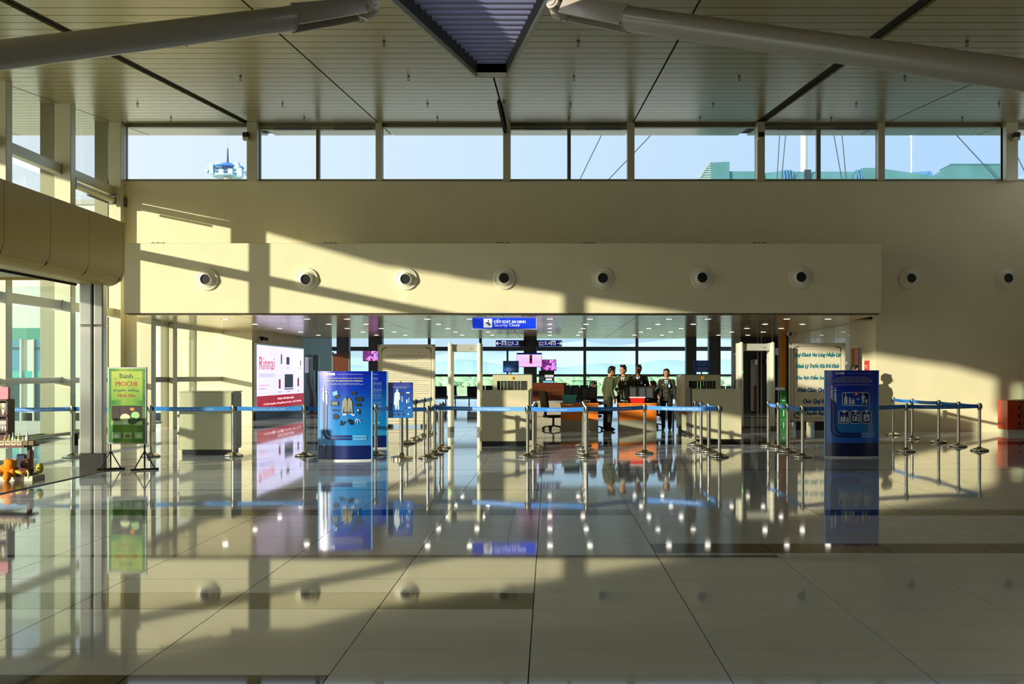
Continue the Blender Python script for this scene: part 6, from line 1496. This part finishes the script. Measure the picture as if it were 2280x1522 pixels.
    MB().ell(Hd(0, -0.094, 0.062), (0.024, 0.007, 0.007), 10, 6, hr).build('mouth', 'lip', t, smooth=60)
    if uniform:
        zt_ = 1.40+dz
        def patch(nm, m, pts, off):
            vs_ = [front(x, z, off) for x, z in pts]; k_ = len(vs_); vb = [v+Vector((0, 0.02, 0)) for v in vs_]
            MB().add(vs_+vb, [tuple(range(k_)), tuple(range(2*k_-1, k_-1, -1))]+[(i, (i+1) % k_, k_+(i+1) % k_, k_+i) for i in range(k_)]).build(nm, m, t)
        sk = lean*0.45
        patch('shirt_collar', 'shirt', [(-0.055, zt_+0.01), (0, zt_-0.02), (0.055, zt_+0.01), (0.035, zt_-0.08), (0, zt_-0.16), (-0.035, zt_-0.08)], 0.005)
        patch('tie', 'black', [(-0.012, zt_-0.03), (0.012, zt_-0.03), (0.017, zt_-0.11), (0, zt_-0.155), (-0.017, zt_-0.11)], 0.010)
        for z in (1.21, 1.10, 0.99):
            f_ = front(0.0, z+dz, 0.0); MB().ell(f_, (0.013, 0.008, 0.013), 8, 6).build('button', 'gold', t, smooth=60)
        f_ = front(0.085, 1.24+dz, 0.006); MB().box(f_.x-0.026, f_.x+0.026, f_.y-0.004, f_.y+0.006, f_.z-0.045, f_.z+0.03).build('id_badge', 'badge', t); MB().cyl((f_.x, f_.y, f_.z+0.03), tuple(front(0.075, 1.34+dz, 0.004)), 0.005, n=6).build('badge_strap', 'sky_print', t)
        MB().ell(tuple(front(-0.08, 1.27+dz, 0.0)), (0.02, 0.006, 0.014), 8, 6).build('breast_pin', 'gold', t, smooth=60)
        for s_ in (-1, 1): MB().obox(T(s_*(sw_-0.035), 0.01, 1.432), (0.10, 0.045, 0.012), (0, s_*0.25, 0)).build('epaulette', 'gold', t, bevel=0.004)
        h_ = Vector(T(sw_+0.05, 0.0, 1.25)); MB().ell(h_, (0.012, 0.028, 0.034), 8, 6).build('sleeve_patch', 'badge', t, smooth=60)
    return t
DN = ((-0.25, 0.02, 1.10), (-0.26, -0.05, 0.86), (0.2, -1, 0), (1, 0, 0)); DNR = ((0.25, 0.02, 1.10), (0.26, -0.05, 0.86), (-0.2, -1, 0), (-1, 0, 0))
R_ = math.radians
person('officer in olive uniform standing in profile between the two desks, arms hanging', (fx(1354, 28.45), 28.45, 0), R_(112), 1.71, (DN, DNR), head=(0.35, R_(-8)), stance=0.01, lean=0.10)
person('officer with tousled hair and clasped hands standing second from left', (fx(1388, 29.1), 29.1, 0), R_(-18), 1.74, (((-0.27, 0.02, 1.13), (-0.07, -0.20, 1.02), (0, 0, 1), (0.3, 1, 0)), ((0.27, 0.02, 1.13), (0.03, -0.22, 1.02), (0, 0, 1), (-0.3, 1, 0))), head=(0.12, R_(-30)))
person('officer looking down behind the right desk, third from left', (fx(1421, 29.7), 29.7, 0), R_(-4), 1.76, (((-0.27, 0.0, 1.12), (-0.22, -0.22, 0.98), (0.3, 0, 1), (0, 1, -.3)), ((0.27, 0.0, 1.12), (0.22, -0.22, 0.98), (-0.3, 0, 1), (0, 1, -.3))), head=(0.42, R_(10)), jacket='uniform_dark', skin='skin_dark', lean=0.05)
person('woman officer with short black hair standing at the right end of the desks', (fx(1484, 28.9), 28.9, 0), R_(-12), 1.65, (((-0.25, 0.03, 1.10), (-0.23, -0.16, 0.98), (0.3, 0, 1), (0.6, 0.6, 0)), ((0.235, 0.03, 1.09), (0.255, -0.01, 0.85), (-0.2, -1, 0), (-1, 0, 0))), head=(-0.05, R_(-12)), female=True, jacket='uniform_dark')
S_ARM = (((-0.26, -0.05, 1.12), (-0.17, -0.30, 1.12), (0.4, 0, 1), (0, 0, -1)), ((0.26, -0.05, 1.12), (0.17, -0.30, 1.12), (-0.4, 0, 1), (0, 0, -1)))
person('seated officer at the left desk seen in profile behind the monitors', (fx(1318, 29.15), 29.15, 0), R_(72), 1.70, S_ARM, head=(0.25, 0), sit=True, jacket='uniform_dark')
person('seated officer behind the right desk monitors, face turned to the left', (fx(1456, 30.4), 30.4, 0), R_(-76), 1.70, S_ARM, head=(0.2, 0), sit=True, jacket='uniform_dark')
office_chair('black office chair under the seated officer of the left desk', fx(1318, 29.15), 29.15, R_(72))
office_chair('black office chair under the seated officer of the right desk', fx(1456, 30.4), 30.4, R_(-76))
person('dark-haired person mostly hidden behind the deep blue poster', (fx(1901, 27.2), 27.2, 0), R_(60), 1.72, (DN, DNR), head=(0.15, 0), jacket='uniform_dark', group='bystanders', uniform=False)
